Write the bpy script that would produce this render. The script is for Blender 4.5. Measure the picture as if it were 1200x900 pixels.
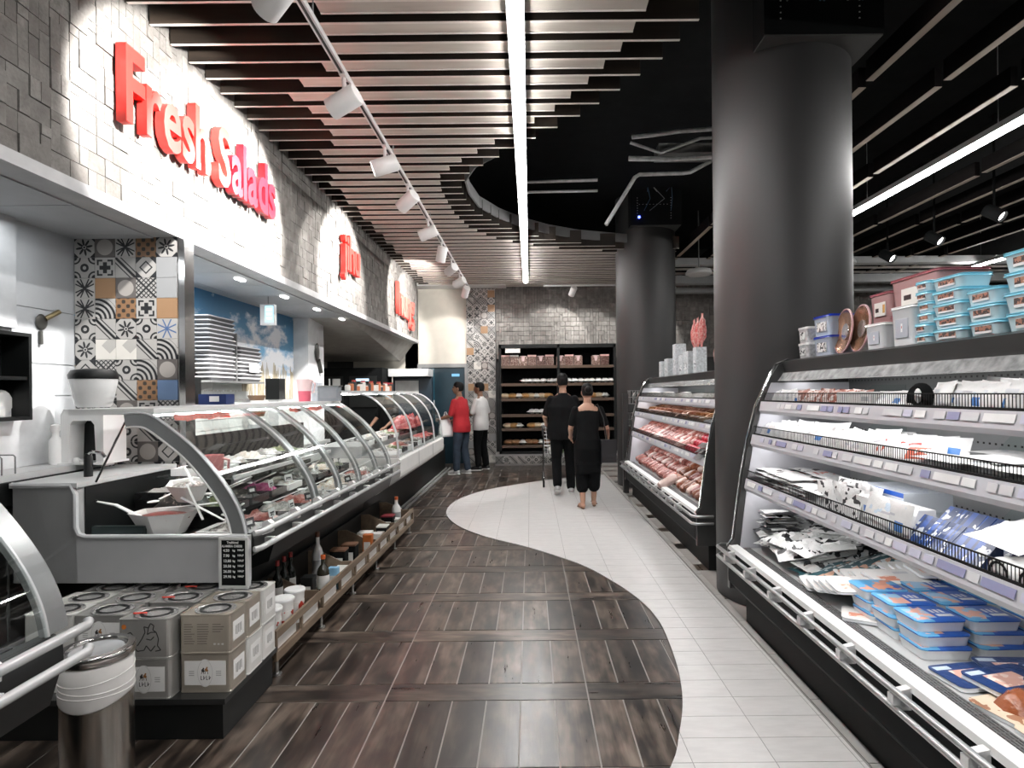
import bpy, math, random
from mathutils import Vector, Matrix, Euler
for o in list(bpy.data.objects): bpy.data.objects.remove(o)
S = bpy.context.scene; C = S.collection; PI = math.pi
RD = random.Random(11)
# ---------------------------------------------------------------- camera, world, exposure, big lights
cam_d = bpy.data.cameras.new('camera'); cam = bpy.data.objects.new('camera', cam_d); C.objects.link(cam)
cam_d.sensor_width = 36.0; cam_d.lens = 36.0*680/1200; cam_d.clip_start = .02
cam_d.shift_x = -21/1200; cam_d.shift_y = 10/1200
cam.matrix_world = Matrix.Translation((0, 0, 1.55)) @ Matrix.Rotation(PI/2, 4, 'X') @ Matrix.Rotation(-.0098, 4, 'Z')
S.camera = cam
W = bpy.data.worlds.new('world'); S.world = W; W.use_nodes = True
W.node_tree.nodes['Background'].inputs[0].default_value = (.40, .60, .64, 1)
W.node_tree.nodes['Background'].inputs[1].default_value = .06
vs = S.view_settings; vs.view_transform = 'Standard'; vs.look = 'None'; vs.gamma = 1; vs.exposure = 0.70; vs.use_curve_mapping = False
S.cycles.use_denoising = True; S.cycles.max_bounces = 6; S.cycles.diffuse_bounces = 3; S.cycles.glossy_bounces = 3
S.cycles.transparent_max_bounces = 24; S.cycles.caustics_reflective = False; S.cycles.caustics_refractive = False
S.cycles.sample_clamp_indirect = 4
LED = 48.0; SPOT = 350.0; TUBE = 3.2
def lamp(name, kind, loc, target, power, col=(1, 1, 1), parent=None, **kw):
    d = bpy.data.lights.new(name, kind); d.energy = power; d.color = col
    for k, v in kw.items(): setattr(d, k, v)
    o = bpy.data.objects.new(name, d); C.objects.link(o); o.location = loc
    o.rotation_euler = (Vector(target)-Vector(loc)).to_track_quat('-Z', 'Y').to_euler()
    return o
# ---------------------------------------------------------------- node helpers
class X:
    def __init__(s, nt, k): s.nt = nt; s.k = k
    def op(s, o, b=None, c=None):
        n = s.nt.nodes.new('ShaderNodeMath'); n.operation = o
        for i, q in enumerate((s, b, c)):
            if q is None: continue
            if isinstance(q, X): s.nt.links.new(q.k, n.inputs[i])
            else: n.inputs[i].default_value = q
        return X(s.nt, n.outputs[0])
    def __add__(s, b): return s.op('ADD', b)
    def __sub__(s, b): return s.op('SUBTRACT', b)
    def __mul__(s, b): return s.op('MULTIPLY', b)
    def __truediv__(s, b): return s.op('DIVIDE', b)
    def __lt__(s, b): return s.op('LESS_THAN', b)
    def __gt__(s, b): return s.op('GREATER_THAN', b)
    def abs(s): return s.op('ABSOLUTE')
    def fr(s): return s.op('FRACT')
    def max(s, b): return s.op('MAXIMUM', b)
    def min(s, b): return s.op('MINIMUM', b)
    def sqrt(s): return s.op('SQRT')
    def sin(s): return s.op('SINE')
    def inv(s): return X.const(s.nt, 1) - s
    @staticmethod
    def const(nt, v):
        n = nt.nodes.new('ShaderNodeValue'); n.outputs[0].default_value = v; return X(nt, n.outputs[0])
def rgba(c): return (c[0], c[1], c[2], 1)
def mixc(nt, fac, a, b):
    n = nt.nodes.new('ShaderNodeMixRGB')
    for i, q in enumerate((fac, a, b)):
        if isinstance(q, X): nt.links.new(q.k, n.inputs[i])
        elif hasattr(q, 'is_output'): nt.links.new(q, n.inputs[i])
        elif isinstance(q, (int, float)): n.inputs[i].default_value = q
        else: n.inputs[i].default_value = rgba(q)
    return n.outputs[0]
def newmat(name, rough=.5, metal=0, col=(.5, .5, .5), spec=.5):
    m = bpy.data.materials.new(name); m.use_nodes = True; nt = m.node_tree; b = nt.nodes['Principled BSDF']
    b.inputs['Base Color'].default_value = rgba(col); b.inputs['Roughness'].default_value = rough
    b.inputs['Metallic'].default_value = metal; b.inputs['Specular IOR Level'].default_value = spec
    m.diffuse_color = rgba(col)
    return m, nt, b
def coord(nt, kind='Object', rnd=False, scale=(1, 1, 1)):
    t = nt.nodes.new('ShaderNodeTexCoord'); mp = nt.nodes.new('ShaderNodeMapping')
    nt.links.new(t.outputs[kind], mp.inputs[0]); mp.inputs['Scale'].default_value = scale
    if rnd:
        oi = nt.nodes.new('ShaderNodeObjectInfo'); v = X(nt, oi.outputs['Random'])*37.0
        cb = nt.nodes.new('ShaderNodeCombineXYZ')
        for i in range(3): nt.links.new((v*(1+.37*i)).k, cb.inputs[i])
        nt.links.new(cb.outputs[0], mp.inputs['Location'])
    return mp.outputs[0]
def noise(nt, vec, scale=5, detail=3, rough=.55):
    n = nt.nodes.new('ShaderNodeTexNoise'); n.inputs['Scale'].default_value = scale; n.inputs['Detail'].default_value = detail
    n.inputs['Roughness'].default_value = rough; nt.links.new(vec, n.inputs['Vector']); return X(nt, n.outputs['Fac'])
def ramp(nt, fac, stops):
    r = nt.nodes.new('ShaderNodeValToRGB'); e = r.color_ramp.elements
    while len(e) < len(stops): e.new(.5)
    for q, (p, c) in zip(e, stops): q.position = p; q.color = rgba(c)
    nt.links.new(fac.k, r.inputs[0]); return r.outputs[0]
def bump(nt, b, h, strength=.3, dist=.01):
    n = nt.nodes.new('ShaderNodeBump'); n.inputs['Strength'].default_value = strength; n.inputs['Distance'].default_value = dist
    nt.links.new(h.k, n.inputs['Height']); nt.links.new(n.outputs[0], b.inputs['Normal'])
def rnd(nt): return X(nt, nt.nodes.new('ShaderNodeObjectInfo').outputs['Random'])
MT = {}
def mat(name, col, rough=.5, metal=0, var=.12, scale=6, bmp=0, rand=0, emit=0, spec=.5, stretch=(1, 1, 1)):
    """plain surface with a little mottling, so every material is node based"""
    if name in MT: return MT[name]
    m, nt, b = newmat(name, rough, metal, col, spec)
    f = noise(nt, coord(nt, 'Object', False, stretch), scale, 3)
    dk = tuple(max(0, c*(1-var)) for c in col); lt = tuple(min(1, c*(1+var)) for c in col)
    c = ramp(nt, f, [(.3, dk), (.7, lt)])
    if rand: c = mixc(nt, rnd(nt)*rand, c, tuple(q*.35 for q in col))
    nt.links.new(c, b.inputs['Base Color'])
    if bmp: bump(nt, b, f, bmp)
    if emit:
        b.inputs['Emission Color'].default_value = rgba(col); b.inputs['Emission Strength'].default_value = emit
    MT[name] = m; return m
def glassmat(name, tint=(.93, .97, .96), gloss=.10):
    m = bpy.data.materials.new(name); m.use_nodes = True; nt = m.node_tree; nt.nodes.clear()
    o = nt.nodes.new('ShaderNodeOutputMaterial'); mx = nt.nodes.new('ShaderNodeMixShader')
    t = nt.nodes.new('ShaderNodeBsdfTransparent'); g = nt.nodes.new('ShaderNodeBsdfGlossy'); fr = nt.nodes.new('ShaderNodeFresnel')
    t.inputs[0].default_value = rgba(tint); g.inputs['Roughness'].default_value = .04; fr.inputs[0].default_value = 1.45
    f = X(nt, fr.outputs[0])*.24+gloss*.08
    nt.links.new(f.k, mx.inputs[0]); nt.links.new(t.outputs[0], mx.inputs[1]); nt.links.new(g.outputs[0], mx.inputs[2]); nt.links.new(mx.outputs[0], o.inputs[0])
    return m
def emitmat(name, col, s):
    m = bpy.data.materials.new(name); m.use_nodes = True; nt = m.node_tree; nt.nodes.clear()
    o = nt.nodes.new('ShaderNodeOutputMaterial'); e = nt.nodes.new('ShaderNodeEmission')
    e.inputs[0].default_value = rgba(col); e.inputs[1].default_value = s; nt.links.new(e.outputs[0], o.inputs[0]); return m
def woodmat(name, stops, axis=1, rough=.35, scale=4, bmp=.15, rand=.35, squeeze=.08, lowf=.45, spec=.5):
    m, nt, b = newmat(name, rough, spec=spec)
    sc = [1, 1, 1]; sc[axis] = squeeze*.9
    v = coord(nt, 'Object', True, tuple(sc))
    f = noise(nt, v, scale*3, 6, .65); g = noise(nt, coord(nt, 'Object', True, tuple(.35 if q == axis else 1 for q in range(3))), scale*1.3, 2)
    c = ramp(nt, f*(1-lowf)+g*lowf, stops)
    c = mixc(nt, rnd(nt)*rand, c, tuple(q*.25 for q in stops[0][1]))
    nt.links.new(c, b.inputs['Base Color'])
    r = f*.22+(rough-.10); nt.links.new(r.k, b.inputs['Roughness'])
    bump(nt, b, f, bmp, .004); return m
def uvw(nt, axes):
    t = nt.nodes.new('ShaderNodeTexCoord'); s = nt.nodes.new('ShaderNodeSeparateXYZ'); nt.links.new(t.outputs['Generated'], s.inputs[0])
    return X(nt, s.outputs['XYZ'.index(axes[0].upper())]), X(nt, s.outputs['XYZ'.index(axes[1].upper())])
def printmat(name, base, rects=(), axes='xy', blotch=(), rough=.3, rand=0, bmp=0, wrinkle=0):
    """flat print on packaging: rects (u0,u1,v0,v1,colour), blotches (u0,u1,v0,v1,colour,scale,threshold)"""
    if name in MT: return MT[name]
    m, nt, b = newmat(name, rough); u, v = uvw(nt, axes); c = None; cur = base
    ov = coord(nt, 'Object', True)
    def inr(u0, u1, v0, v1): return (u > u0)*(u < u1)*(v > v0)*(v < v1)
    for (u0, u1, v0, v1, col) in rects: cur = mixc(nt, inr(u0, u1, v0, v1), cur, col)
    for (u0, u1, v0, v1, col, sc, th) in blotch: cur = mixc(nt, inr(u0, u1, v0, v1)*(noise(nt, ov, sc, 2) > th), cur, col)
    if rand: cur = mixc(nt, rnd(nt)*rand, cur, (.25, .25, .25))
    if hasattr(cur, 'is_output'): nt.links.new(cur, b.inputs['Base Color'])
    else: b.inputs['Base Color'].default_value = rgba(cur)
    if wrinkle: bump(nt, b, noise(nt, ov, 28, 3), wrinkle, .01)
    MT[name] = m; return m
# ---------------------------------------------------------------- mesh helpers
class MB:
    def __init__(s): s.v = []; s.f = []; s.mi = []
    def add(s, vs, fs, mi=0):
        n = len(s.v); s.v += [tuple(p) for p in vs]; s.f += [tuple(n+i for i in f) for f in fs]; s.mi += [mi]*len(fs); return s
    def box(s, x0, x1, y0, y1, z0, z1, mi=0):
        if x0 > x1: x0, x1 = x1, x0
        if y0 > y1: y0, y1 = y1, y0
        if z0 > z1: z0, z1 = z1, z0
        return s.add([(x0, y0, z0), (x1, y0, z0), (x1, y1, z0), (x0, y1, z0), (x0, y0, z1), (x1, y0, z1), (x1, y1, z1), (x0, y1, z1)],
                     [(3, 2, 1, 0), (4, 5, 6, 7), (0, 1, 5, 4), (1, 2, 6, 5), (2, 3, 7, 6), (3, 0, 4, 7)], mi)
    def prism(s, poly, axis, a0, a1, mi=0):
        n = len(poly); area = sum(poly[i][0]*poly[(i+1) % n][1]-poly[(i+1) % n][0]*poly[i][1] for i in range(n))
        if area < 0: poly = poly[::-1]
        if axis == 'y': P = lambda p, a: (p[0], a, p[1])
        elif axis == 'x': P = lambda p, a: (a, p[0], p[1])
        else: P = lambda p, a: (p[0], p[1], a)
        if a0 > a1: a0, a1 = a1, a0
        if axis == 'y': a0, a1 = a1, a0
        vs = [P(p, a0) for p in poly]+[P(p, a1) for p in poly]
        fs = [tuple(range(n-1, -1, -1)), tuple(range(n, 2*n))]+[(i, (i+1) % n, n+(i+1) % n, n+i) for i in range(n)]
        return s.add(vs, fs, mi)
    def tube(s, pts, r, n=8, mi=0, flat=1, closed=False):
        pts = [Vector(p) for p in pts]; k = len(pts); rs = r if isinstance(r, (list, tuple)) else [r]*k
        rings = []; ref = None
        for i in range(k):
            d = (pts[min(i+1, k-1)]-pts[max(i-1, 0)]).normalized()
            if ref is None: ref = Vector((0, 0, 1)) if abs(d.z) < .9 else Vector((1, 0, 0))
            a = d.cross(ref)
            if a.length < 1e-4: a = d.cross(Vector((0, 1, .1)))
            a.normalize(); b2 = a.cross(d).normalized(); ref = b2
            rings.append([pts[i]+a*math.cos(2*PI*j/n)*rs[i]+b2*math.sin(2*PI*j/n)*rs[i]*flat for j in range(n)])
        vs = [p for q in rings for p in q]
        fs = [(i*n+j, i*n+(j+1) % n, (i+1)*n+(j+1) % n, (i+1)*n+j) for i in range(k-1) for j in range(n)]
        fs = [f[::-1] for f in fs]
        fs += [tuple(range(n)), tuple(range((k-1)*n+n-1, (k-1)*n-1, -1))]
        return s.add(vs, fs, mi)
    def lathe(s, prof, n=24, c=(0, 0, 0), mi=0, axis='z', a0=0, sx=1, sy=1, caps=True):
        k = len(prof); vs = []
        for (r, h) in prof:
            for j in range(n):
                a = a0+2*PI*j/n; x, y = r*math.cos(a)*sx, r*math.sin(a)*sy
                p = (x, y, h) if axis == 'z' else ((h, x, y) if axis == 'x' else (y, h, x))
                vs.append((p[0]+c[0], p[1]+c[1], p[2]+c[2]))
        fs = [(i*n+j, i*n+(j+1) % n, (i+1)*n+(j+1) % n, (i+1)*n+j) for i in range(k-1) for j in range(n)]
        if caps: fs += [tuple(range(n-1, -1, -1)), tuple(range((k-1)*n, k*n))]
        return s.add(vs, fs, mi)
    def ball(s, c, r, n=10, m=6, mi=0):
        rx, ry, rz = r if isinstance(r, (list, tuple)) else (r, r, r)
        prof = [(max(math.sin(PI*i/m), .02), -math.cos(PI*i/m)) for i in range(m+1)]
        q = MB().lathe(prof, n); return s.add([(c[0]+x*rx, c[1]+y*ry, c[2]+z*rz) for x, y, z in q.v], q.f, mi)
    def sheet(s, grid, mi=0):
        a = len(grid); b = len(grid[0])
        return s.add([p for r in grid for p in r], [(i*b+j, i*b+j+1, (i+1)*b+j+1, (i+1)*b+j) for i in range(a-1) for j in range(b-1)], mi)
    def xf(s, M): s.v = [tuple(M @ Vector(p)) for p in s.v]; return s
    def mesh(s, name, mats, smooth=False):
        me = bpy.data.meshes.new(name); me.from_pydata(s.v, [], s.f)
        for m in (mats if isinstance(mats, (list, tuple)) else [mats]): me.materials.append(m)
        if any(s.mi): me.polygons.foreach_set('material_index', s.mi)
        if smooth:
            me.polygons.foreach_set('use_smooth', [True]*len(s.f))
            if smooth != 'all': me.set_sharp_from_angle(angle=.7)
        me.update(); return me
    def build(s, name, mats, parent=None, smooth=False, loc=None, rot=None):
        o = bpy.data.objects.new(name, s.mesh(name, mats, smooth)); C.objects.link(o)
        if parent: o.parent = parent
        if loc: o.location = loc
        if rot: o.rotation_euler = rot
        return o
ORD = 'first second third fourth fifth sixth seventh eighth ninth tenth eleventh twelfth thirteenth fourteenth fifteenth sixteenth seventeenth eighteenth nineteenth'.split()
def ordn(n):
    """0-based count as an ordinal word"""
    if n < 19: return ORD[n]
    t_, u_ = divmod(n+1, 10); T_ = {2: 'twent', 3: 'thirt', 4: 'fort', 5: 'fift', 6: 'sixt', 7: 'sevent'}[t_]
    return T_+'ieth' if u_ == 0 else T_+'y-'+ORD[u_-1]
def tag(o, label, cat, group=None):
    o['label'] = label; o['category'] = cat
    if group: o['group'] = group
    return o
def struct(o): o['kind'] = 'structure'; return o
def stuff(o): o['kind'] = 'stuff'; return o
def thing(name, label, cat, loc=(0, 0, 0), rz=0, group=None):
    o = bpy.data.objects.new(name, None); C.objects.link(o); o.location = loc; o.rotation_euler = (0, 0, rz); o.empty_display_size = .05
    return tag(o, label, cat, group)
def inst(name, me, parent=None, loc=(0, 0, 0), rot=(0, 0, 0), sc=None):
    o = bpy.data.objects.new(name, me); C.objects.link(o); o.parent = parent; o.location = loc; o.rotation_euler = rot
    if sc: o.scale = sc if isinstance(sc, (tuple, list)) else (sc, sc, sc)
    return o
def kids(o): return [c for c in C.objects if c.parent == o]
def copy_tree(proto, chs, label, loc, rz=0, group=None):
    """copy a thing, its parts and sub-parts; chs = [(part, [sub-parts])]"""
    r = proto.copy(); C.objects.link(r); r.location = loc; r.rotation_euler = (0, 0, rz); r['label'] = label
    if group: r['group'] = group
    for c, gs in chs:
        d = c.copy(); C.objects.link(d); d.parent = r
        for g in gs:
            e = g.copy(); C.objects.link(e); e.parent = d
    return r
def seg(p, q, w, z, mb, mi=0):
    """flat ribbon in a 2-D plane, used for drawn lines: p,q are (a,b); returns quad in local XZ facing -Y at depth z"""
    d = Vector((q[0]-p[0], q[1]-p[1])); n = Vector((-d.y, d.x)).normalized()*w*.5 if d.length else Vector((0, w))
    mb.add([(p[0]-n.x, z, p[1]-n.y), (q[0]-n.x, z, q[1]-n.y), (q[0]+n.x, z, q[1]+n.y), (p[0]+n.x, z, p[1]+n.y)], [(0, 1, 2, 3)], mi)
def interp(tab, x):
    for (a, b), (c, d) in zip(tab, tab[1:]):
        if a <= x <= c: return b+(d-b)*(x-a)/(c-a)
    return tab[0][1] if x < tab[0][0] else tab[-1][1]
def text_mesh(s, size, extr, mats, bold=0.0, sx=1):
    d = bpy.data.curves.new('t', 'FONT'); d.body = s; d.size = size; d.extrude = extr; d.offset = bold; d.resolution_u = 3; d.bevel_depth = 0
    o = bpy.data.objects.new('t', d); C.objects.link(o); bpy.context.view_layer.update()
    me = bpy.data.meshes.new_from_object(o.evaluated_get(bpy.context.evaluated_depsgraph_get()))
    bpy.data.objects.remove(o); bpy.data.curves.remove(d); me.materials.clear(); me.materials.append(mats)
    if sx != 1:
        for v in me.vertices: v.co.x *= sx
    return me
def mwidth(me): xs = [v.co.x for v in me.vertices]; return (min(xs), max(xs)) if xs else (0, 0)
# ---------------------------------------------------------------- shared materials
steel = mat('brushed_steel', (.62, .62, .61), .28, 1, .1, 9, stretch=(1, 1, .1))
chrome = mat('chrome', (.78, .78, .78), .14, 1, .04)
dsteel = mat('grey_painted_steel', (.22, .225, .225), .4, .3, .08)
black = mat('black_panel', (.007, .008, .008), .42, 0, .2, spec=.35)
blackm = mat('matt_black', (.006, .0068, .007), .85, 0, .2, spec=.12)
white = mat('white_plastic', (.82, .82, .81), .4, 0, .03)
whitep = mat('white_paint', (.78, .78, .77), .6, 0, .04)
grey = mat('mid_grey', (.32, .33, .33), .45, .1, .06)
lgrey = mat('light_grey', (.56, .57, .57), .4, .1, .05)
led = emitmat('led_diffuser', (1, .985, .97), LED)
tubem = emitmat('case_tube', (1, .985, .98), TUBE)
glass = glassmat('clear_glass')
wrap = glassmat('clear_wrap', (.92, .93, .93), .25)
# ================================================================ FLOOR
grout = mat('floor_grout', (.33, .31, .29), .6, 0, .1)
fl = struct(MB().box(-6, 10, -3.5, 14.5, -.12, -.006).build('floor', grout))
FW = [(.36, (.009, .0068, .0055)), (.44, (.030, .022, .017)), (.51, (.080, .058, .044)), (.58, (.145, .110, .085)), (.68, (.24, .19, .152))]
planky = woodmat('plank_wood_lengthwise', FW, 1, .30, 9, .16, .72, .10, .62)
plankx = woodmat('plank_wood_crosswise', FW, 0, .30, 9, .16, .72, .10, .62)
for q in (planky, plankx): q.node_tree.nodes['Principled BSDF'].inputs['Specular IOR Level'].default_value = .9
GAP = .0075
ISL = [(-1.2, .6), (-.9, 1.0), (-.2, 1.4), (.26, 1.9), (.564, 2.387), (.66, 2.624), (.735, 2.851), (.793, 3.121), (.832, 3.449), (.853, 3.911), (.794, 4.333), (.629, 4.815), (.41, 5.256), (-.024, 5.792), (-.463, 6.218), (-.765, 6.619), (-.982, 7.07), (-1.108, 7.581), (-1.108, 8.164), (-.974, 8.692), (-.684, 9.285), (-.146, 9.859), (.27, 10.215), (.9, 10.6), (1.38, 10.85), (1.38, .6)]
def smooth_poly(P, keep):
    out = []
    n = len(P)
    for i in range(n):
        if i >= keep: out.append(P[i]); continue
        p0, p1, p2, p3 = P[max(i-1, 0)], P[i], P[i+1], P[min(i+2, keep)]
        for k in range(4):
            t = k/4
            out.append(tuple(.5*(2*p1[a]+(p2[a]-p0[a])*t+(2*p0[a]-5*p1[a]+4*p2[a]-p3[a])*t*t+(3*p1[a]-p0[a]-3*p2[a]+p3[a])*t**3) for a in (0, 1)))
    return out
ISL = smooth_poly(ISL, 24)
def clip(poly, x0, x1, y0, y1):
    for ax, lim, sg in ((0, x0, 1), (0, x1, -1), (1, y0, 1), (1, y1, -1)):
        out = []
        for i in range(len(poly)):
            a, b = poly[i-1], poly[i]; ia = (a[ax]-lim)*sg >= 0; ib = (b[ax]-lim)*sg >= 0
            if ia != ib:
                t = (lim-a[ax])/(b[ax]-a[ax]); out.append((a[0]+(b[0]-a[0])*t, a[1]+(b[1]-a[1])*t))
            if ib: out.append(b)
        poly = out
        if not poly: return []
    return poly
def area(p): return abs(sum(p[i-1][0]*p[i][1]-p[i][0]*p[i-1][1] for i in range(len(p))))/2
nplank = 0; rest = MB()
me_p = {}
def plank(x0, x1, y0, y1, m, big):
    global nplank
    if area(clip(ISL, x0, x1, y0, y1)) > .995*(x1-x0)*(y1-y0): return
    w, d = x1-x0-GAP, y1-y0-GAP; cx, cy = (x0+x1)/2, (y0+y1)/2
    if not big or nplank >= 296:
        rest.box(cx-w/2, cx+w/2, cy-d/2, cy+d/2, -.03, -.002); return
    key = (round(w, 3), round(d, 3), m.name)
    if key not in me_p: me_p[key] = MB().box(-w/2, w/2, -d/2, d/2, -.03, 0).mesh('plank', m)
    inst('plank', me_p[key], fl, (cx, cy, -.002-RD.random()*.0012)); nplank += 1
X0 = .282; PW = .1720
for r in range(-4, 15):
    yb = 2.93+.70*r
    for k in range(-26, 6):
        x = X0+PW*k; vis = x > -1.75 and yb > 1.4 and x < 1.1
        plank(x, x+PW, yb+.171, yb+.70, planky, vis and yb < 11)
    for k in range(-5, 2):
        x = X0+6*PW*k; plank(x, x+6*PW, yb, yb+.171, plankx, yb > 1.4 and -2.4 < x < 1.1)
for y in (12.73,): pass
stuff(rest.build('far_planks', planky, fl))
m, nt, b = newmat('white_tile', .3); f = noise(nt, coord(nt, 'Object', True, (.3, 1, 1)), 30, 2)
nt.links.new(ramp(nt, f, [(.35, (.635, .625, .615)), (.65, (.69, .68, .67))]), b.inputs['Base Color']); MT['white_tile'] = m; wtile = m
grout2 = mat('island_grout', (.30, .29, .28), .7, 0, .1)
MB().prism(ISL, 'z', -.008, .0035).build('tile_bed', grout2, fl)
TW, TL, TG = .345, .1722, .0032
nt_ = 0; farm = MB()
for i in range(-7, 3):
    for j in range(-12, 52):
        x0, y0 = 1.007+TW*i, 2.582+TL*j
        x1 = min(x0+TW, 1.372)
        if x1 <= x0+.02: continue
        p = clip(ISL, x0+TG/2, x1-TG/2, y0+TG/2, y0+TL-TG/2)
        q = []
        for a in p:
            if not q or abs(a[0]-q[-1][0])+abs(a[1]-q[-1][1]) > 1e-4: q.append(a)
        if len(q) > 2 and abs(q[0][0]-q[-1][0])+abs(q[0][1]-q[-1][1]) < 1e-4: q.pop()
        if len(q) < 3 or area(q) < 2e-4: continue
        if y0 > 1.35 and y0 < 9.4 and nt_ < 298:
            cx, cy = x0+TW/2, y0+TL/2
            MB().prism([(a[0]-cx, a[1]-cy) for a in q], 'z', 0, .0055+RD.random()*.0004).build('tile', wtile, fl, loc=(cx, cy, 0)); nt_ += 1
        else: farm.prism(q, 'z', 0, .0055)
stuff(farm.build('far_tiles', wtile, fl))
edge = mat('floor_edge_strip', (.45, .44, .42), .4, .2)
b_ = MB()
for k in range(-4, 26): b_.box(1.385, 1.432, .4+.5*k, .895+.5*k, 0, .005)
b_.build('edge_strip', edge, fl)
# ================================================================ STONE CLADDING
def stonemat(name, axes):
    m, nt, b = newmat(name, .85); ov = coord(nt, 'Object', True)
    f = noise(nt, ov, 9, 5, .6); g = noise(nt, ov, 60, 2)
    c = ramp(nt, f*.7+g*.3, [(.3, (.11, .103, .094)), (.5, (.19, .181, .167)), (.7, (.28, .268, .25))])
    c = mixc(nt, rnd(nt)*.62, c, (.11, .10, .092)); nt.links.new(c, b.inputs['Base Color']); bump(nt, b, f*.6+g*.4, .5, .01); return m
stone = stonemat('rough_stone', 'yz')
m, nt, b = newmat('rough_stone_field', .85); ov = coord(nt, 'Object'); gi = nt.nodes.new('ShaderNodeNewGeometry')
f = noise(nt, ov, 9, 5, .6); rp = X(nt, gi.outputs['Random Per Island'])
c = ramp(nt, f, [(.3, (.13, .123, .113)), (.5, (.20, .19, .176)), (.7, (.28, .268, .25))]); c = mixc(nt, rp*.6, c, (.11, .10, .092))
nt.links.new(c, b.inputs['Base Color']); bump(nt, b, f, .5, .01); stonef = m
XF, ZF0, ZF1 = -2.35, 2.62, 4.03
wl = struct(MB().box(XF-.16, XF-.03, .2, 12.34, ZF0, ZF1).build('wall_upper_left', mat('stone_joint', (.05, .047, .043), .9)))
BY, BS = .0615, .1015
def stone_layout(y0, y1, z0, z1):
    out = []; nz = int(round((z1-z0)/BS)); ny = int((y1-y0)/BY); used = set()
    for k in range(nz):
        i = 0
        while i < ny:
            if (i, k) in used: i += 1; continue
            y, z = y0+i*BY, z0+k*BS; t = RD.random(); w = 1; h = 1
            if t < .38 and (i+1, k) not in used and i+1 < ny: w = 2
            elif t < .55 and k+1 < nz: h = 1.5 if k+2 < nz and t < .47 else 2
            if h == 1.5: out.append((y, y+BY, z, z+1.5*BS)); out.append((y, y+BY, z+1.5*BS, z+2*BS)); used.add((i, k+1))
            else:
                out.append((y, y+BY*w, z, z+BS*h))
                if h == 2: used.add((i, k+1))
            i += w
    return out
nb = 0; fld = MB(); cache = {}
lay = stone_layout(.3, 12.34, ZF0+.06, ZF1)
lay.sort(key=lambda q: abs(q[0]-2.75))
for (y0, y1, z0, z1) in lay:
    d = RD.choice((0, 0, .001, .002, .004, .008)); w, h = y1-y0-.0035, z1-z0-.0035
    if 2.2 < y0 < 4.4 and nb < 296:
        key = (round(w, 3), round(h, 3), d)
        if key not in cache: cache[key] = MB().box(-.03, d, -w/2, w/2, -h/2, h/2).mesh('stone_block', stone)
        inst('stone_block', cache[key], wl, (XF-.02, (y0+y1)/2, (z0+z1)/2)); nb += 1
    else: fld.box(XF-.05, XF-.02+d, y0+.002, y1-.002, z0+.002, z1-.002)
stuff(fld.build('far_stone_blocks', stonef, wl))
MB().box(XF-.17, XF+.004, .2, 12.35, ZF0-.005, ZF0+.06).build('bottom_trim', mat('fascia_trim', (.38, .38, .38), .5, .2), wl)
# end return of the bulkhead
MB().box(XF-.5, XF-.16, 12.30, 12.34, ZF0, ZF1).build('end_return', mat('beige_plaster', (.52, .49, .43), .8, 0, .05), wl)
# ================================================================ BACK WALL
beige = MT['beige_plaster']
wb = struct(MB().box(-6, 10.2, 12.90, 13.1, 0, 4.7).build('wall_back', mat('dark_plaster', (.05, .05, .05), .9)))
MB().box(-2.75, -1.38, 12.84, 12.9, 2.1, 4.02).build('beige_panel', beige, wb)
MB().box(-3.9, -2.46, 12.84, 12.9, 0, 4.02).build('beige_panel', beige, wb)
fb = MB()
for (y0, y1, z0, z1) in stone_layout(-.74, 9.6, 2.30, 4.0): fb.box(y0+.003, y1-.003, 12.85-RD.choice((0, 0, .004, .010, .016)), 12.9, z0+.003, z1-.003)
stuff(fb.build('stone_cladding', stonef, wb))
MB().box(-2.46, -.5, 12.4, 12.9, 3.86, 4.0).build('lit_soffit', whitep, wb)
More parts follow.
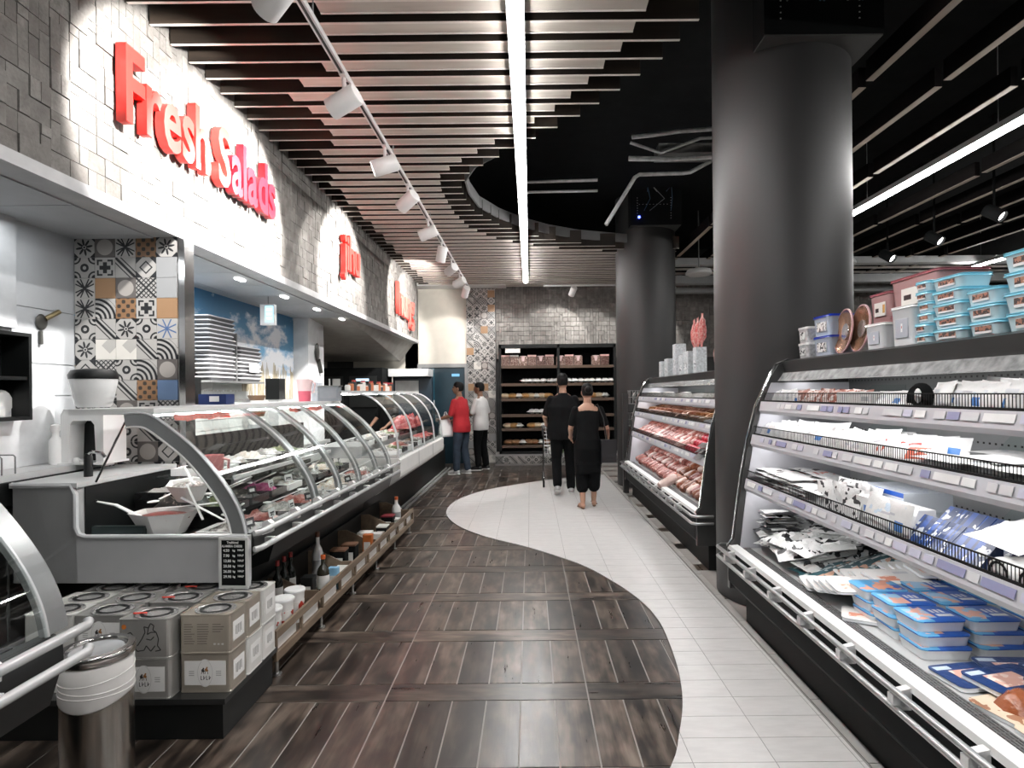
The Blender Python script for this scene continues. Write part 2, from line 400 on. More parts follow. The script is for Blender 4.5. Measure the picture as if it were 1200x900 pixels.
# patterned cement tiles: flat print made with nodes
INK, PAP = (.008, .009, .011), (.34, .33, .315)
def pattern(name, kind, axes):
    key = name+axes
    if key in MT: return MT[key]
    m, nt, b = newmat(key, .45); u, v = uvw(nt, axes); p, q = u*2-1, v*2-1; a, c = p.abs(), q.abs(); mx = a.max(c); mn = a.min(c); r = (p*p+q*q).sqrt()
    A, B = PAP, INK
    if kind == 0: f = (mn < .2)*(mx < .55)+((mx > .62)*(mx < .8))*((mn < .25).inv()); 
    elif kind == 1: f = ((mx-mn*2.2).abs() < .16)*(mx < .92)+(((mx-mn) < .12)*(mx < .8))
    elif kind == 2: rc_ = ((a-1)*(a-1)+(c-1)*(c-1)).sqrt(); f = ((r > .18)*(r < .42))+(rc_ < .30)+((rc_ > .5)*(rc_ < .66))
    elif kind == 3: f = ((p+q).abs() < .18)+(((p+q).abs() > .45)*((p+q).abs() < .6))
    elif kind == 4: f = (((a+c) > .5)*((a+c) < .68))+((a+c) > 1.35)
    elif kind == 5: f = ((((p-q).abs()*2.2).fr()) < .3)+((((p+q).abs()*2.2).fr()) < .3)
    elif kind == 6: r2 = ((p+1)*(p+1)+(q+1)*(q+1)).sqrt(); f = ((r2*2.2).fr() < .5)*(r2 < 2.3)
    elif kind == 7: th = q.op('ARCTAN2', p); f = (((th*8).sin()*.30+.55) > r)*(r > .2)+((a+c) > 1.55)+(r < .1)
    elif kind == 8: f = ((p*7).sin()*(q*7).sin() > .25); A = (.22, .12, .06); B = (.03, .025, .02)
    elif kind == 9: f = (p*.0+0.0); A = (.27, .16, .085)
    elif kind == 10: f = (p*.0+0.0); A = (.26, .265, .27)
    elif kind == 11: f = ((mx-mn*2.2).abs() < .16)*(mx < .92); B = (.05, .10, .22)
    elif kind == 12: f = (p+q > 0)*((p-q).abs() < .8); A = (.55, .53, .49); B = (.36, .35, .33)
    elif kind == 13: f = (r < .8); A = (.10, .09, .085); B = (.30, .28, .26)
    else: f = (p*.0+0.0); A = (.10, .16, .27)
    nt.links.new(mixc(nt, f.min(1.0), A, B), b.inputs['Base Color']); MT[key] = m; return m
def patmesh(kind, axes, s, t=.012):
    bm = MB(); h = s/2-.0012
    if axes == 'xz': bm.box(-h, h, -t, 0, -h, h)
    else: bm.box(0, t, -h, h, -h, h)
    return bm.mesh('patterned_tile', pattern('cement_tile_%d_' % kind, kind, axes))
pm = {}
def ptile(kind, axes, s, parent, loc):
    k = (kind, axes, s)
    if k not in pm: pm[k] = patmesh(kind, axes, s)
    return inst('patterned_tile', pm[k], parent, loc)
KS = [7, 0, 1, 2, 3, 4, 5, 6, 7, 1, 2, 5, 0, 12, 3, 13, 10, 9, 4, 7]
s = .158
tw = struct(MB().box(-1.39, -.75, 12.8, 12.9, 0, 4.02).build('wall_tile_strip', mat('tile_joint', (.34, .33, .32), .8)))
for i in range(4):
    for k in range(25): ptile(RD.choice(KS), 'xz', s, tw, (-1.39+s*(i+.5)+.002, 12.8, s*(k+.5)+.02))
pl = struct(MB().box(-.75, 1.95, 12.36, 12.9, 0, .24).build('baseboard_back', MT['tile_joint']))
for i in range(17): ptile(RD.choice([0, 1, 3, 5, 5, 7, 2, 10]), 'xz', s, pl, (-.75+s*(i+.5), 12.36, .12))
# ================================================================ LEFT KITCHEN WALLS
sof = struct(MB().box(-4.6, XF-.15, .2, 8.0, ZF0, ZF0+.05).build('ceiling_left', mat('soffit_core', (.3, .3, .3), .8)))
spanel = mat('soffit_panel', (.36, .37, .38), .55, .1, .05)
mep = MB().box(-.296, .296, -.296, .296, -.012, 0).mesh('ceiling_panel', spanel)
for i in range(4):
    for k in range(13): inst('ceiling_panel', mep, sof, (XF-.16-.3-.6*i, .5+.6*k, ZF0))
sl = struct(MB().add([(-4.6, 8.0, ZF0), (XF-.16, 8.0, ZF0), (XF-.1, 12.3, ZF0), (-2.74, 12.3, 2.24), (-4.6, 12.3, 2.24),
    (-4.6, 8.0, ZF0+.06), (XF-.16, 8.0, ZF0+.06), (XF-.1, 12.3, ZF0+.06), (-2.74, 12.3, 2.32), (-4.6, 12.3, 2.32)],
    [(0, 4, 3), (0, 3, 1), (1, 3, 2), (5, 8, 9), (5, 6, 8), (6, 7, 8), (0, 1, 6, 5), (1, 2, 7, 6), (2, 3, 8, 7), (3, 4, 9, 8), (4, 0, 5, 9)]).build('ceiling_slope', mat('slope_paint', (.30, .285, .26), .7)))
wallp = mat('kitchen_wall_panel', (.40, .415, .43), .35, 0, .02)
ws = struct(MB().box(-3.6, -3.06, 1.0, 3.9, 0, ZF0).build('wall_left', mat('panel_joint', (.45, .46, .47), .6)))
for k, (z0, z1) in enumerate([(0, 1.2), (1.203, 1.56), (1.563, 1.76), (1.763, 2.10), (2.103, ZF0)]):
    MB().box(-3.06, -3.052, 3.42, 3.9, z0, z1-.003).build('wall_panel', wallp, ws)
MB().box(-3.6, -3.02, 3.30, 3.42, 1.96, ZF0).build('wall_panel', mat('grey_wall_panel', (.40, .41, .42), .5), ws)
tc = struct(MB().box(-3.05, -2.345, 3.90, 3.99, 0, ZF0).build('wall_tile_column', MT['tile_joint']))
TS = .1372
LAY = ["7 13 1 8 7", "2 0 3 4 10", "1 9 13 5 10", "1 6 8 0 9", "2 3 7 2 11", "7 12 12 3 6", "4 5 2 6 13", "7 2 3 8 14", "5 7 13 0 5", "1 4 2 3 7", "7 5 2 13 4", "3 1 6 7 2", "7 5 2 13 4"]
for k, row in enumerate(LAY):
    for i, q in enumerate(row.split()):
        ptile(int(q), 'xz', TS, tc, (-3.045+TS*(i+.5), 3.90, ZF0-TS*(k+.5)))
MB().box(-2.345, -2.305, 3.885, 3.995, .9, ZF0).build('corner_trim', chrome, tc)
# mural wall
wm = struct(MB().box(-3.6, -3.26, 3.9, 8.0, 0, ZF0).build('wall_mural', mat('wall_core', (.5, .5, .5), .7)))
m, nt, b = newmat('mural_print', .4); u, v = uvw(nt, 'yz'); g = coord(nt, 'Generated', False, (1, 2.3, 1.2))
sky = ramp(nt, v, [(0, (.35, .55, .72)), (.45, (.16, .40, .62)), (1, (.018, .13, .27))])
cl = noise(nt, g, 3.2, 5, .6); thr = v*.36+.25
sky = mixc(nt, (cl-thr)*9, sky, (.80, .82, .85))
g2 = coord(nt, 'Generated', False, (1, 95, 2.0)); st = noise(nt, g2, 1.0, 3)
hgt = noise(nt, coord(nt, 'Generated', False, (1, 30, .01)), 1.0, 2)*.9-.12
wheat = ramp(nt, st, [(.3, (.09, .07, .035)), (.5, (.34, .29, .19)), (.7, (.62, .57, .45))])
sky = mixc(nt, (v < hgt)*(st > .44), sky, wheat)
nt.links.new(sky, b.inputs['Base Color']); mural = m
MB().box(-3.26, -3.25, 4.12, 7.99, 1.50, ZF0).build('mural', mural, wm)
tile2 = mat('pale_wall_tile', (.50, .52, .50), .3, 0, .05, rand=.12)
tq = MB().box(-.01, 0, -.148, .148, -.047, .047).mesh('wall_tile', tile2)
for k in range(-2, 5):
    for i in range(13 if k > 0 else 8):
        inst('wall_tile', tq, wm, (-3.24, 4.28+.3*i+(.15 if k % 2 else 0), 1.45-.1*k))
pw = struct(MB().box(-3.6, -3.05, 8.0, 8.6, 0, ZF0).build('wall_pillar', mat('pillar_panel', (.62, .63, .64), .5)))
MB().box(-6, -4.5, 1, 13, 0, 3).build('wall_far_left', beige); struct(C.objects['wall_far_left'])
# ================================================================ CEILING
ce = struct(MB().box(-6, 10.2, -3.5, 14.5, 4.75, 4.85).build('ceiling', blackm))
brown = woodmat('ceiling_board_wood', [(.3, (.010, .007, .005)), (.5, (.028, .020, .014)), (.7, (.06, .043, .031))], 0, .5, 5, .1, .6)
pale = woodmat('pale_slat_wood', [(.3, (.42, .37, .32)), (.5, (.56, .51, .45)), (.7, (.66, .61, .55))], 0, .5, 5, .05, .25)
lip = mat('slat_edge', (.70, .65, .60), .5, 0, .08)
BE = [(3.0, 1.18), (3.3, 1.15), (3.74, 1.08), (4.15, .95), (4.58, .71), (5.06, .396), (5.27, .19), (5.6, -.1), (6.2, -.6), (6.6, -.75), (7, -.75), (7.5, -.68), (8.1, -.4), (8.6, 0), (9.0, .5), (9.3, 1.2), (9.6, 2.4)]
SE = [(3.3, .74), (3.53, .729), (3.92, .651), (4.35, .465), (4.8, .214), (5.0, .05), (5.38, -.286), (5.8, -.65), (6.2, -.935), (6.6, -.99), (7.0, -.98), (7.47, -.955), (8.14, -.826), (8.6, -.57), (8.8, -.43), (9.1, 0), (9.4, .6), (9.7, 1.8), (9.9, 2.4)]
SL = [-1.25, -1.297, -1.31, -1.435, -1.676, -1.84, -1.77, -1.743, -1.74, -1.80, -1.98, -2.01, -1.955, -2.09]
for k in range(-7, 45):
    yf = 3.535+.2075*k; y = yf-.122
    if y > 12.7: break
    xr = interp(BE, yf) if yf < 9.5 else 2.45
    bo = MB().box(-(xr-XF)/2, (xr-XF)/2, 0, .016, .003, .20).build('ceiling_board', brown, ce, loc=((xr+XF)/2, y, 3.868))
    MB().box(-(xr-XF)/2, (xr-XF)/2, -.001, .017, 0, .0035).build('board_edge', lip, bo)
    xs = interp(SE, yf) if yf < 9.8 else 2.4; x0 = SL[k] if 0 <= k < len(SL) else (-1.25 if k < 0 else -2.12-.03*(k % 3))
    so = MB().box(-(xs-x0)/2, (xs-x0)/2, .017, .110, .002, .016).build('pale_slat', pale, ce, loc=((xs+x0)/2, y, 3.868))
    MB().box(-(xs-x0)/2, (xs-x0)/2, .110, .122, -.003, .017).build('slat_edge', lip, so)
# curved rim of the dark opening
rim = MB(); pr = [(interp(BE, y)+.05, y, 0) for y in [5.9, 6.2, 6.6, 7, 7.5, 8.0, 8.4, 8.8, 9.1, 9.4, 9.6]]
for (a, b2) in zip(pr, pr[1:]):
    rim.add([(a[0], a[1], 3.96), (b2[0], b2[1], 3.96), (b2[0], b2[1], 4.10), (a[0], a[1], 4.10), (a[0]-.02, a[1]+.02, 3.96), (b2[0]-.02, b2[1]+.02, 3.96), (b2[0]-.02, b2[1]+.02, 4.10), (a[0]-.02, a[1]+.02, 4.10)],
            [(0, 1, 2, 3), (7, 6, 5, 4), (0, 4, 5, 1), (3, 2, 6, 7), (0, 3, 7, 4), (1, 5, 6, 2)])
rim.build('curved_rim', mat('rim_grey', (.16, .16, .16), .6), ce)
# lengthwise boards over the right side, in sections
browny = woodmat('right_board_wood', [(.3, (.003, .003, .003)), (.5, (.006, .005, .005)), (.7, (.010, .009, .008))], 1, .7, 5, .1, .4, spec=.08)
tan = woodmat('right_board_edge', [(.3, (.30, .24, .18)), (.5, (.42, .35, .28)), (.7, (.52, .45, .37))], 1, .5, 6, .05, .3)
cuts = [.6, 2.62, 4.57, 6.52, 8.45, 10.4, 12.35]
for i in range(9):
    x = 2.67+.605*i
    for a, b2 in zip(cuts, cuts[1:]):
        L = b2-a-.1; bo = MB().box(-.028, .028, -L/2, L/2, .004, .16).build('ceiling_board', browny, ce, loc=(x, (a+b2)/2, 3.95))
        MB().box(-.029, .029, -L/2, L/2, 0, .005).build('board_edge', tan, bo)
for x0, x1, y, z, h, mm in ((2.5, 10, 10.6, 3.86, .12, lgrey), (2.5, 10, 11.6, 3.70, .16, grey), (2.4, 10, 12.2, 3.62, .10, grey)):
    MB().box(x0, x1, y, y+.2, z, z+h).build('cross_duct', mm, ce)
for k in range(4): MB().box(2.4, 10, 11.0+.42*k, 11.03+.42*k, 3.93, 3.97).build('cross_slat', lip, ce)
# boxes of walls out of shot, so light bounces as in a shop
struct(MB().box(10, 10.2, -3.5, 14.5, 0, 4.8).build('wall_right', mat('dark_wall', (.06, .06, .06), .8)))
struct(MB().box(-6, 10.2, -3.7, -3.5, 0, 4.8).build('wall_front', MT['dark_wall']))
# ================================================================ COLUMNS
colm = mat('column_paint', (.028, .0275, .0275), .48, 0, .04, 2, spec=.5)
def column(name, x, y, label, box):
    t = thing('round_column', label, 'column', (x, y, 0)); t['kind'] = 'structure'
    MB().lathe([(.49, 0), (.49, 4.75)], 64).build('shaft', colm, t, smooth=True)
    bx = MB().box(-.335, .47, -.56, .30, box, 4.745).build('junction_box', blackm, t)
    bx2 = MB().box(-.33, .465, -.555, .30, box-.01, box).build('box_underside', mat('box_plate', (.05, .05, .048), .5), bx); box -= 2.30
    for k in range(5 if name == 'near' else 3):
        a = RD.uniform(-.25, .3); MB().tube([(a, -.57, min(3.2+box, 4.7)), (a+RD.uniform(-.1, .1), -.62, 2.9+box), (a+RD.uniform(-.15, .15), -.60, 2.7+box), (a+RD.uniform(-.15, .15), -.56, 2.52+box)], .006, 5).build('cable', mat('grey_cable', (.14, .15, .15), .5) if k % 2 else mat('blue_cable', (.02, .06, .11), .5), bx)
    sc = MB()
    for k in range(9): sc.box(-.23, -.22, -.562, -.56, 2.4+.04*k+box, 2.408+.04*k+box).box(.30, .31, -.562, -.56, 2.4+.04*k+box, 2.408+.04*k+box).box(-.2+.055*k, -.185+.055*k, -.562, -.56, 2.62+box, 2.625+box)
    sc.build('screws', lgrey, bx)
    return t
column('near', 1.933, 4.456, 'thick grey round column standing between the two open refrigerated cases', 3.94)
c2 = column('far', 1.95, 9.72, 'grey round column farther back, behind the cheese and sausage case', 4.18)
MB().ball((-.20, -.57, 4.30), .02).build('indicator_light', emitmat('blue_light', (.05, .08, 1), 12), c2)
# pipes in the dark opening
pipe = mat('galvanised_pipe', (.62, .63, .63), .35, .6, .2, 12)
def pipeobj(label, pts, r):
    tag(MB().tube(pts, r, 8).build('ceiling_pipe', pipe, smooth=True), label, 'pipe')
pipeobj('bent pipe hanging lowest below the dark ceiling opening, beside the far column', [(.87, 6.5, 3.42), (1.2, 6.5, 3.95), (1.25, 6.5, 3.98), (1.74, 6.5, 3.99), (1.82, 6.5, 4.0), (2.05, 6.5, 4.12)], .022)
pipeobj('long straight pipe in the dark ceiling opening, second from the bottom', [(1.15, 6.6, 4.2), (1.6, 6.6, 4.19), (2.3, 6.6, 4.22)], .03)
pipeobj('pipe crossing highest under the dark ceiling opening, left of the near column', [(1.17, 6.5, 4.40), (1.4, 6.5, 4.42), (1.7, 6.5, 4.46), (2.4, 6.5, 4.5)], .025)
pipeobj('slanting pipe under the dark ceiling opening between the straight ones', [(1.16, 6.55, 4.36), (1.5, 6.55, 4.24), (1.95, 6.55, 4.40), (2.4, 6.55, 4.42)], .018)
pipeobj('thin pipe in the dark ceiling left of the bent pipe, upper one', [(-.1, 7.5, 4.27), (.9, 7.5, 4.29)], .022)
pipeobj('thin pipe in the dark ceiling left of the bent pipe, lower one', [(-.1, 7.5, 4.14), (.9, 7.5, 4.15)], .018)
tag(MB().box(1.5, 2.2, 6.62, 6.9, 4.27, 4.38).build('cable_tray', steel), 'metal cable tray running between the pipes under the ceiling', 'tray')
# ================================================================ LIGHTS
def ledstrip(label, x, y0, y1, z=3.80, w=.085):
    t = thing('linear_light', label, 'light', (x, y0, z))
    MB().box(-w/2, w/2, 0, y1-y0, 0, .02).build('diffuser', led, t)
    MB().box(-w/2-.012, w/2+.012, 0, y1-y0, .02, .075).build('housing', dsteel, t)
    for k in range(int((y1-y0)/2)+1): MB().tube([(0, .15+2*k, .075), (0, .15+2*k, .93)], .004, 5).build('hanging_wire', grey, t)
ledstrip('long white linear lamp running down the middle of the slatted ceiling', -.065, -3.0, 11.9)
ledstrip('white linear lamp among the dark boards right of the near column', 4.18, -3.0, 8.4)
ledstrip('far white linear lamp seen just above the blue lidded boxes', 8.3, 6.5, 11.4)
trk = thing('track_rail', 'white lighting track hanging along the stone bulkhead, carrying the white spotlights', 'track', (-1.25, 0, 3.72))
MB().box(-.022, .022, .8, 12.1, 0, .035).build('rail', mat('track_white', (.66, .66, .66), .4, .2), trk)
MB().box(-.008, .008, .8, 12.1, -.003, 0).build('rail_slot', black, trk)
for k in range(6): MB().tube([(0, 1.4+2*k, .035), (0, 1.4+2*k, 1.0)], .005, 5).build('hanging_wire', grey, trk)
spw = mat('spot_white', (.74, .73, .72), .4, 0, .03)
lens = emitmat('spot_lens', (1, .97, .93), 12)
LAB = ['white cylindrical track spotlight cut off by the top edge of the photo', 'largest white track spotlight in full view, over the word Fresh', 'second white track spotlight down the track', 'third white track spotlight down the track', 'fourth white track spotlight down the track', 'fifth white track spotlight down the track', 'sixth white track spotlight, pointing down over the far counter', 'seventh white track spotlight, near the patterned tile strip', 'last white track spotlight at the far end of the track']
def spot(x, y, z, tx, ty, tz, label, group, body, power, ang=1.3, r=.072, L=.22, stem=.17):
    t = thing('track_spotlight', label, 'spotlight', (x, y, z), 0, group)
    d = (Vector((tx, ty, tz))-Vector((x, y, z))).normalized(); q = d.to_track_quat('Z', 'Y').to_matrix().to_4x4()
    MB().lathe([(r*.9, -L/2), (r, -L/2+.01), (r, L/2), (r*.86, L/2), (r*.8, L/2-.04)], 24).xf(q).build('lamp_body', body, t, smooth=True)
    MB().lathe([(r*.8, L/2-.041), (r*.8, L/2-.035)], 20).xf(q).build('lens', lens, t)
    MB().tube([(0, 0, 0), (0, 0, stem)], .014, 8).box(-.02, .02, -.05, .05, stem-.01, stem).build('stem', body, t, smooth=True)
    if power:
        p = Vector((x, y, z))+d*(L/2+.03)
        lamp('spot_lamp', 'SPOT', p, (tx, ty, tz), power, (1, .97, .94), spot_size=ang, spot_blend=.25, shadow_soft_size=.04)
ys = [2.9, 3.965, 5.08, 6.03, 7.23, 8.34, 9.38, 10.46, 11.46]
tg = [(-2.35, 3.75, 3.15), (-2.35, 4.25, 3.1), (-2.35, 4.85, 3.15), (-2.35, 6.7, 2.9), (-2.35, 7.35, 3.15), (-1.9, 9.2, 1.0), (-2.35, 10.7, 3.1), (-2.35, 11.1, 3.1), (-1.9, 12.9, 2.2)]
for k, (y, q) in enumerate(zip(ys, tg)):
    spot(-1.25, y, 3.55, *q, LAB[k], 'white spotlights on the left track', spw, SPOT*(.8, .9, .9, .18, .9, .25, .6, .6, .15)[k], (1.35, 1.5, 1.4, 1.3, 1.5, 1.2, 1.4, 1.4, 1.2)[k])
for k, (x, y, z, l) in enumerate([(5.47, 6.81, 3.6, 'black spotlight with lit lens, nearest the blue boxes'), (5.54, 7.92, 3.6, 'black spotlight with lit lens, middle one over the right case'), (5.53, 8.94, 3.6, 'black spotlight with lit lens next to the near column')]):
    spot(x, y, z, x+.6, y-1.2, z-1.0, l, 'black spotlights on the right ceiling', blackm, 0, stem=4.75-z)
for k, (x, y) in enumerate([(.9, 11.9), (2.92, 11.9)]):
    spot(x, y, 3.62, x-.4, 12.9, 2.6, ('small white spotlight lighting the stone wall left of the far column', 'small white spotlight lighting the stone wall right of the far column')[k], 'white spotlights at the stone wall', spw, 60, 1.4, .065, .2, .1)
    lamp('wall_spot', 'SPOT', (x-1.6, 11.7, 3.6), (x-1.6, 12.9, 2.4), 70, (1, .97, .94), spot_size=1.3, spot_blend=.6, shadow_soft_size=.05)
tag(MB().box(.3, 3.3, 11.88, 11.92, 3.72, 3.75).build('track_rail', MT['track_white']), 'short white lighting track in front of the stone back wall', 'track')
def pendant(x, y, z, label):
    t = thing('pendant_lamp', label, 'lamp', (x, y, z), 0, 'disc pendant lamps')
    MB().lathe([(.05, .10), (.2, .08), (.23, .03), (.23, 0), (.19, -.02)], 24).build('shade', white, t, smooth=True); MB().tube([(0, 0, .09), (0, 0, 4.75-z)], .01, 6).build('stem', grey, t)
pendant(3.02, 10.3, 3.62, 'white disc pendant lamp between the two columns'); pendant(5.5, 10.2, 3.75, 'white disc pendant lamp above the pink storage boxes')
# ================================================================ REFRIGERATED CASES (right)
panelm = mat('case_dark_panel', (.0045, .006, .0065), .4, 0, .1, spec=.04)
kickm = mat('kick_plate_grey', (.016, .0165, .0165), .5, 0, .15, spec=.06)
lipm = mat('case_lip_white', (.80, .80, .79), .3, 0, .03)
railm = mat('bumper_rail_grey', (.46, .47, .47), .3, .9, .04)
m, nt, b = newmat('perforated_back', .4, .2); g = coord(nt, 'Object'); sp = nt.nodes.new('ShaderNodeSeparateXYZ'); nt.links.new(g, sp.inputs[0])
yy = (X(nt, sp.outputs[1])*28).fr()-.5; zz = (X(nt, sp.outputs[2])*12).fr()-.5
nt.links.new(mixc(nt, (yy.abs() < .17)*(zz.abs() < .055), (.66, .67, .68), (.05, .05, .05)), b.inputs['Base Color']); perf = m
m, nt, b = newmat('perforated_shade', .4, .2); g = coord(nt, 'Object'); sp = nt.nodes.new('ShaderNodeSeparateXYZ'); nt.links.new(g, sp.inputs[0])  # copy of the perforated back with canopy shade painted into its colour
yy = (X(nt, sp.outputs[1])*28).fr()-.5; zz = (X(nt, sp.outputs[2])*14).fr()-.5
nt.links.new(mixc(nt, (yy.abs() < .17)*(zz.abs() < .07), (.085, .09, .09), (.01, .01, .01)), b.inputs['Base Color']); perf_shade = m
tagm = [mat('tag_lavender', (.27, .28, .45), .4, 0, .05), mat('tag_white', (.80, .80, .80), .4), mat('tag_grey_white', (.62, .62, .64), .4, 0, .05), mat('tag_pale_lilac', (.56, .56, .68), .4, 0, .05)]
canm = mat('canopy_dark', (.045, .046, .046), .4, .2, .06)
pricem = mat('price_rail_white', (.58, .58, .62), .3, .1, .03)
SH = [(1.43, .93), (1.475, 1.225), (1.535, 1.445)]      # front x, height of each shelf's price rail middle
def case(label, dx, Y0, Y1, deckz=.5, incl=False):
    t = thing('refrigerated_display_case', label, 'display case', (dx, Y0, 0)); L = Y1-Y0
    MB().box(1.44, 2.3, .02, L-.02, 0, .24).build('kick_plate', kickm, t)
    MB().prism([(1.33, .50), (1.33, .27), (1.37, .22), (2.35, .22), (2.35, .46), (1.42, .46), (1.36, .50)], 'y', 0, L).build('front_panel', panelm, t)
    MB().prism([(1.325, .485), (1.33, .51), (1.385, .515), (1.40, .505), (1.40, .48)], 'y', 0, L).build('deck_lip', lipm, t)
    MB().box(1.40, 2.14, .02, L-.02, .47, .492).build('deck_tray', mat('deck_steel', (.50, .51, .51), .35, .1, .05), t)
    gr = MB()
    for k in range(5): gr.box(1.405+.013*k, 1.411+.013*k, .02, L-.02, .492, .497)
    for k in range(int(L/.035)): gr.box(1.405, 1.463, .03+.035*k, .036+.035*k, .492, .496)
    gr.build('air_grille', mat('grille_grey', (.20, .20, .20), .4, .5), t)
    MB().box(2.14, 2.17, .02, L-.02, .46, 1.50).build('back_panel', perf, t)
    MB().box(2.14, 2.17, .02, L-.02, 1.50, 1.64).build('shaded_back_panel', perf_shade, t)  # top strip of the back, its dark colour stands for shade
    MB().box(2.17, 2.35, 0, L, .22, 1.74).build('rear_body', panelm, t)
    MB().prism([(1.72, 1.665), (1.70, 1.74), (1.76, 1.755), (2.35, 1.755), (2.35, 1.64), (1.72, 1.64)], 'y', 0, L).build('canopy', canm, t)
    cs = MB().prism([(1.66, 1.61), (1.70, 1.665), (1.735, 1.665), (1.735, 1.61)], 'y', .03, L-.03).build('canopy_fascia', mat('canopy_strip', (.50, .51, .51), .25, .6, .35, 22), t)
    MB().box(1.745, 1.86, .05, L-.05, 1.632, 1.639).build('light_tube', tubem, t)
    for k, (x, z) in enumerate(SH):
        s = MB().box(x+.01, 2.14, .03, L-.03, z-.035, z-.02).build('shelf', mat('shelf_white', (.72, .72, .73), .35, .1, .03), t)
        MB().prism([(x+.008, z-.050), (x, z-.03), (x+.012, z+.03), (x+.02, z+.03), (x+.018, z-.050)], 'y', .03, L-.03).build('price_rail', pricem, s)
        y = .08
        while y < L-.2:
            w = RD.choice((.04, .05, .06, .08, .13)); 
            if RD.random() < .88: MB().prism([(x-.002, z-.008), (x+.0065, z+.020), (x+.0085, z+.020), (x, z-.008)], 'y', y, y+w).build('price_tag', RD.choice(tagm), s)
            y += w+RD.choice((.01, .02, .05))
        f = MB(); n = int((L-.08)/.0145)
        for q in range(n): f.box(x+.018, x+.020, .04+.0145*q, .0422+.0145*q, z+.03, z+.085)
        f.box(x+.017, x+.0225, .04, L-.04, z+.083, z+.088).box(x+.017, x+.0225, .04, L-.04, z+.03, z+.040)  # top bar, and a black foot strip that also paints the darkness there
        f.build('wire_fence', mat('fence_wire', (.006, .006, .006), .6, 0, spec=.2), s)
        MB().box(x+.03, x+.14, .06, L-.06, z-.041, z-.0355).build('light_tube', tubem, s)
        for q in range(max(1, int(L/.95))):
            yy = .5+.95*q
            if yy < L-.1: MB().prism([(2.14, z-.02), (2.14, z+.13), (1.95, z+.13), (1.88, z+.06), (x+.1, z+.01), (x+.1, z-.02)], 'y', yy, yy+.004).build('divider', glass, s)
    prof = [(1.33, .22), (1.33, .50), (1.365, .55), (1.42, .95), (1.47, 1.22), (1.53, 1.45), (1.61, 1.62), (1.67, 1.72), (1.75, 1.755), (2.35, 1.755), (2.35, .22)]
    for y in (0, L):
        e = MB().prism(prof, 'y', y-.02, y+.02).build('end_panel', mat('end_panel_grey', (.06, .06, .06), .35, .2), t)
        if y: MB().prism([(1.40, .49), (1.455, .95), (1.50, 1.22), (1.56, 1.45), (1.62, 1.60), (2.14, 1.60), (2.14, .49)], 'y', y-.03, y-.021).build('end_liner', pricem, e)
        MB().tube([(x-.004, y, z) for x, z in prof[1:9]], .012, 8).build('edge_trim', chrome, e, smooth=True)
    for z in (.487, .425):
        MB().tube([(1.45, L+.09, z), (1.31, L+.09, z), (1.275, L+.05, z), (1.275, L, z), (1.275, 0, z), (1.275, -.05, z), (1.31, -.09, z), (1.45, -.09, z)], .0125, 10).build('bumper_rail', railm, t, smooth=True)
    for q in range(int(L/.35)):
        y = L-.12-.35*q
        MB().box(1.275, 1.335, y-.012, y+.012, .42, .445).box(1.262, 1.29, y-.016, y+.016, .44, .475).prism([(1.29, .49), (1.335, .50), (1.335, .455), (1.285, .47)], 'y', y-.014, y+.014).build('rail_bracket', mat('bracket_white', (.68, .68, .68), .35, .2), t)
    return t
case('long open refrigerated case of packed meats and cheeses at the right edge', 0, .9, 3.92)
case('farther open refrigerated case of sausages and cheeses between the columns', .09, 4.99, 8.75)
# snack baskets on the far end of the far case
def basket(z, label):
    t = thing('wire_basket', label, 'basket', (1.66, 8.80, z), 0, 'wire baskets on the far case end')
    f = MB()
    for k in range(8): f.box(-.14+.04*k, -.137+.04*k, .02, .023, 0, .2).box(-.14+.04*k, -.137+.04*k, .22, .223, 0, .2)
    for k in range(6): f.box(-.14, -.137, .02+.04*k, .023+.04*k, 0, .2).box(.14, .143, .02+.04*k, .023+.04*k, 0, .2)
    for zz in (0, .1, .2): f.box(-.145, .145, .017, .023, zz, zz+.005).box(-.145, .145, .217, .223, zz, zz+.005).box(-.145, -.139, .02, .22, zz, zz+.005).box(.139, .145, .02, .22, zz, zz+.005)
    f.build('wire_mesh', mat('basket_wire', (.4, .4, .4), .4, .6), t); MB().box(-.14, .14, .02, .22, 0, .004).build('base', grey, t)
for z, l in ((1.36, 'upper'), (1.02, 'middle'), (.62, 'lower')): basket(z, l+' wire snack basket hung on the far end of the sausage case')
tag(MB().box(1.42, 1.50, 8.86, 8.95, 0, 1.52).build('end_post', colm), 'narrow grey post at the far end of the sausage case', 'post')
# ================================================================ DELI COUNTERS (left)
steelp = mat('counter_end_grey', (.44, .445, .45), .42, .2, .10, 2)
edgew = mat('counter_edge_trim', (.62, .63, .64), .35, .3, .04)
archm = mat('arch_grey', (.30, .31, .31), .3, .5, .06)
topm = mat('counter_top_white', (.76, .76, .75), .3, 0, .03)
deckd = mat('counter_deck_dark', (.02, .02, .02), .4, .1)
def arc(pts, n=4):
    out = []
    for i in range(len(pts)-1):
        p0, p1, p2, p3 = pts[max(i-1, 0)], pts[i], pts[i+1], pts[min(i+2, len(pts)-1)]
        for k in range(n):
            s_ = k/n; out.append(tuple(.5*(2*p1[a]+(p2[a]-p0[a])*s_+(2*p0[a]-5*p1[a]+4*p2[a]-p3[a])*s_*s_+(3*p1[a]-p0[a]-3*p2[a]+p3[a])*s_**3) for a in (0, 1)))
    return out+[pts[-1]]
def offs(p, d):
    out = []
    for i, a in enumerate(p):
        q0, q1 = Vector(p[max(i-1, 0)]), Vector(p[min(i+1, len(p)-1)]); n = (q1-q0).normalized(); out.append((a[0]-n.y*d, a[1]+n.x*d))
    return out
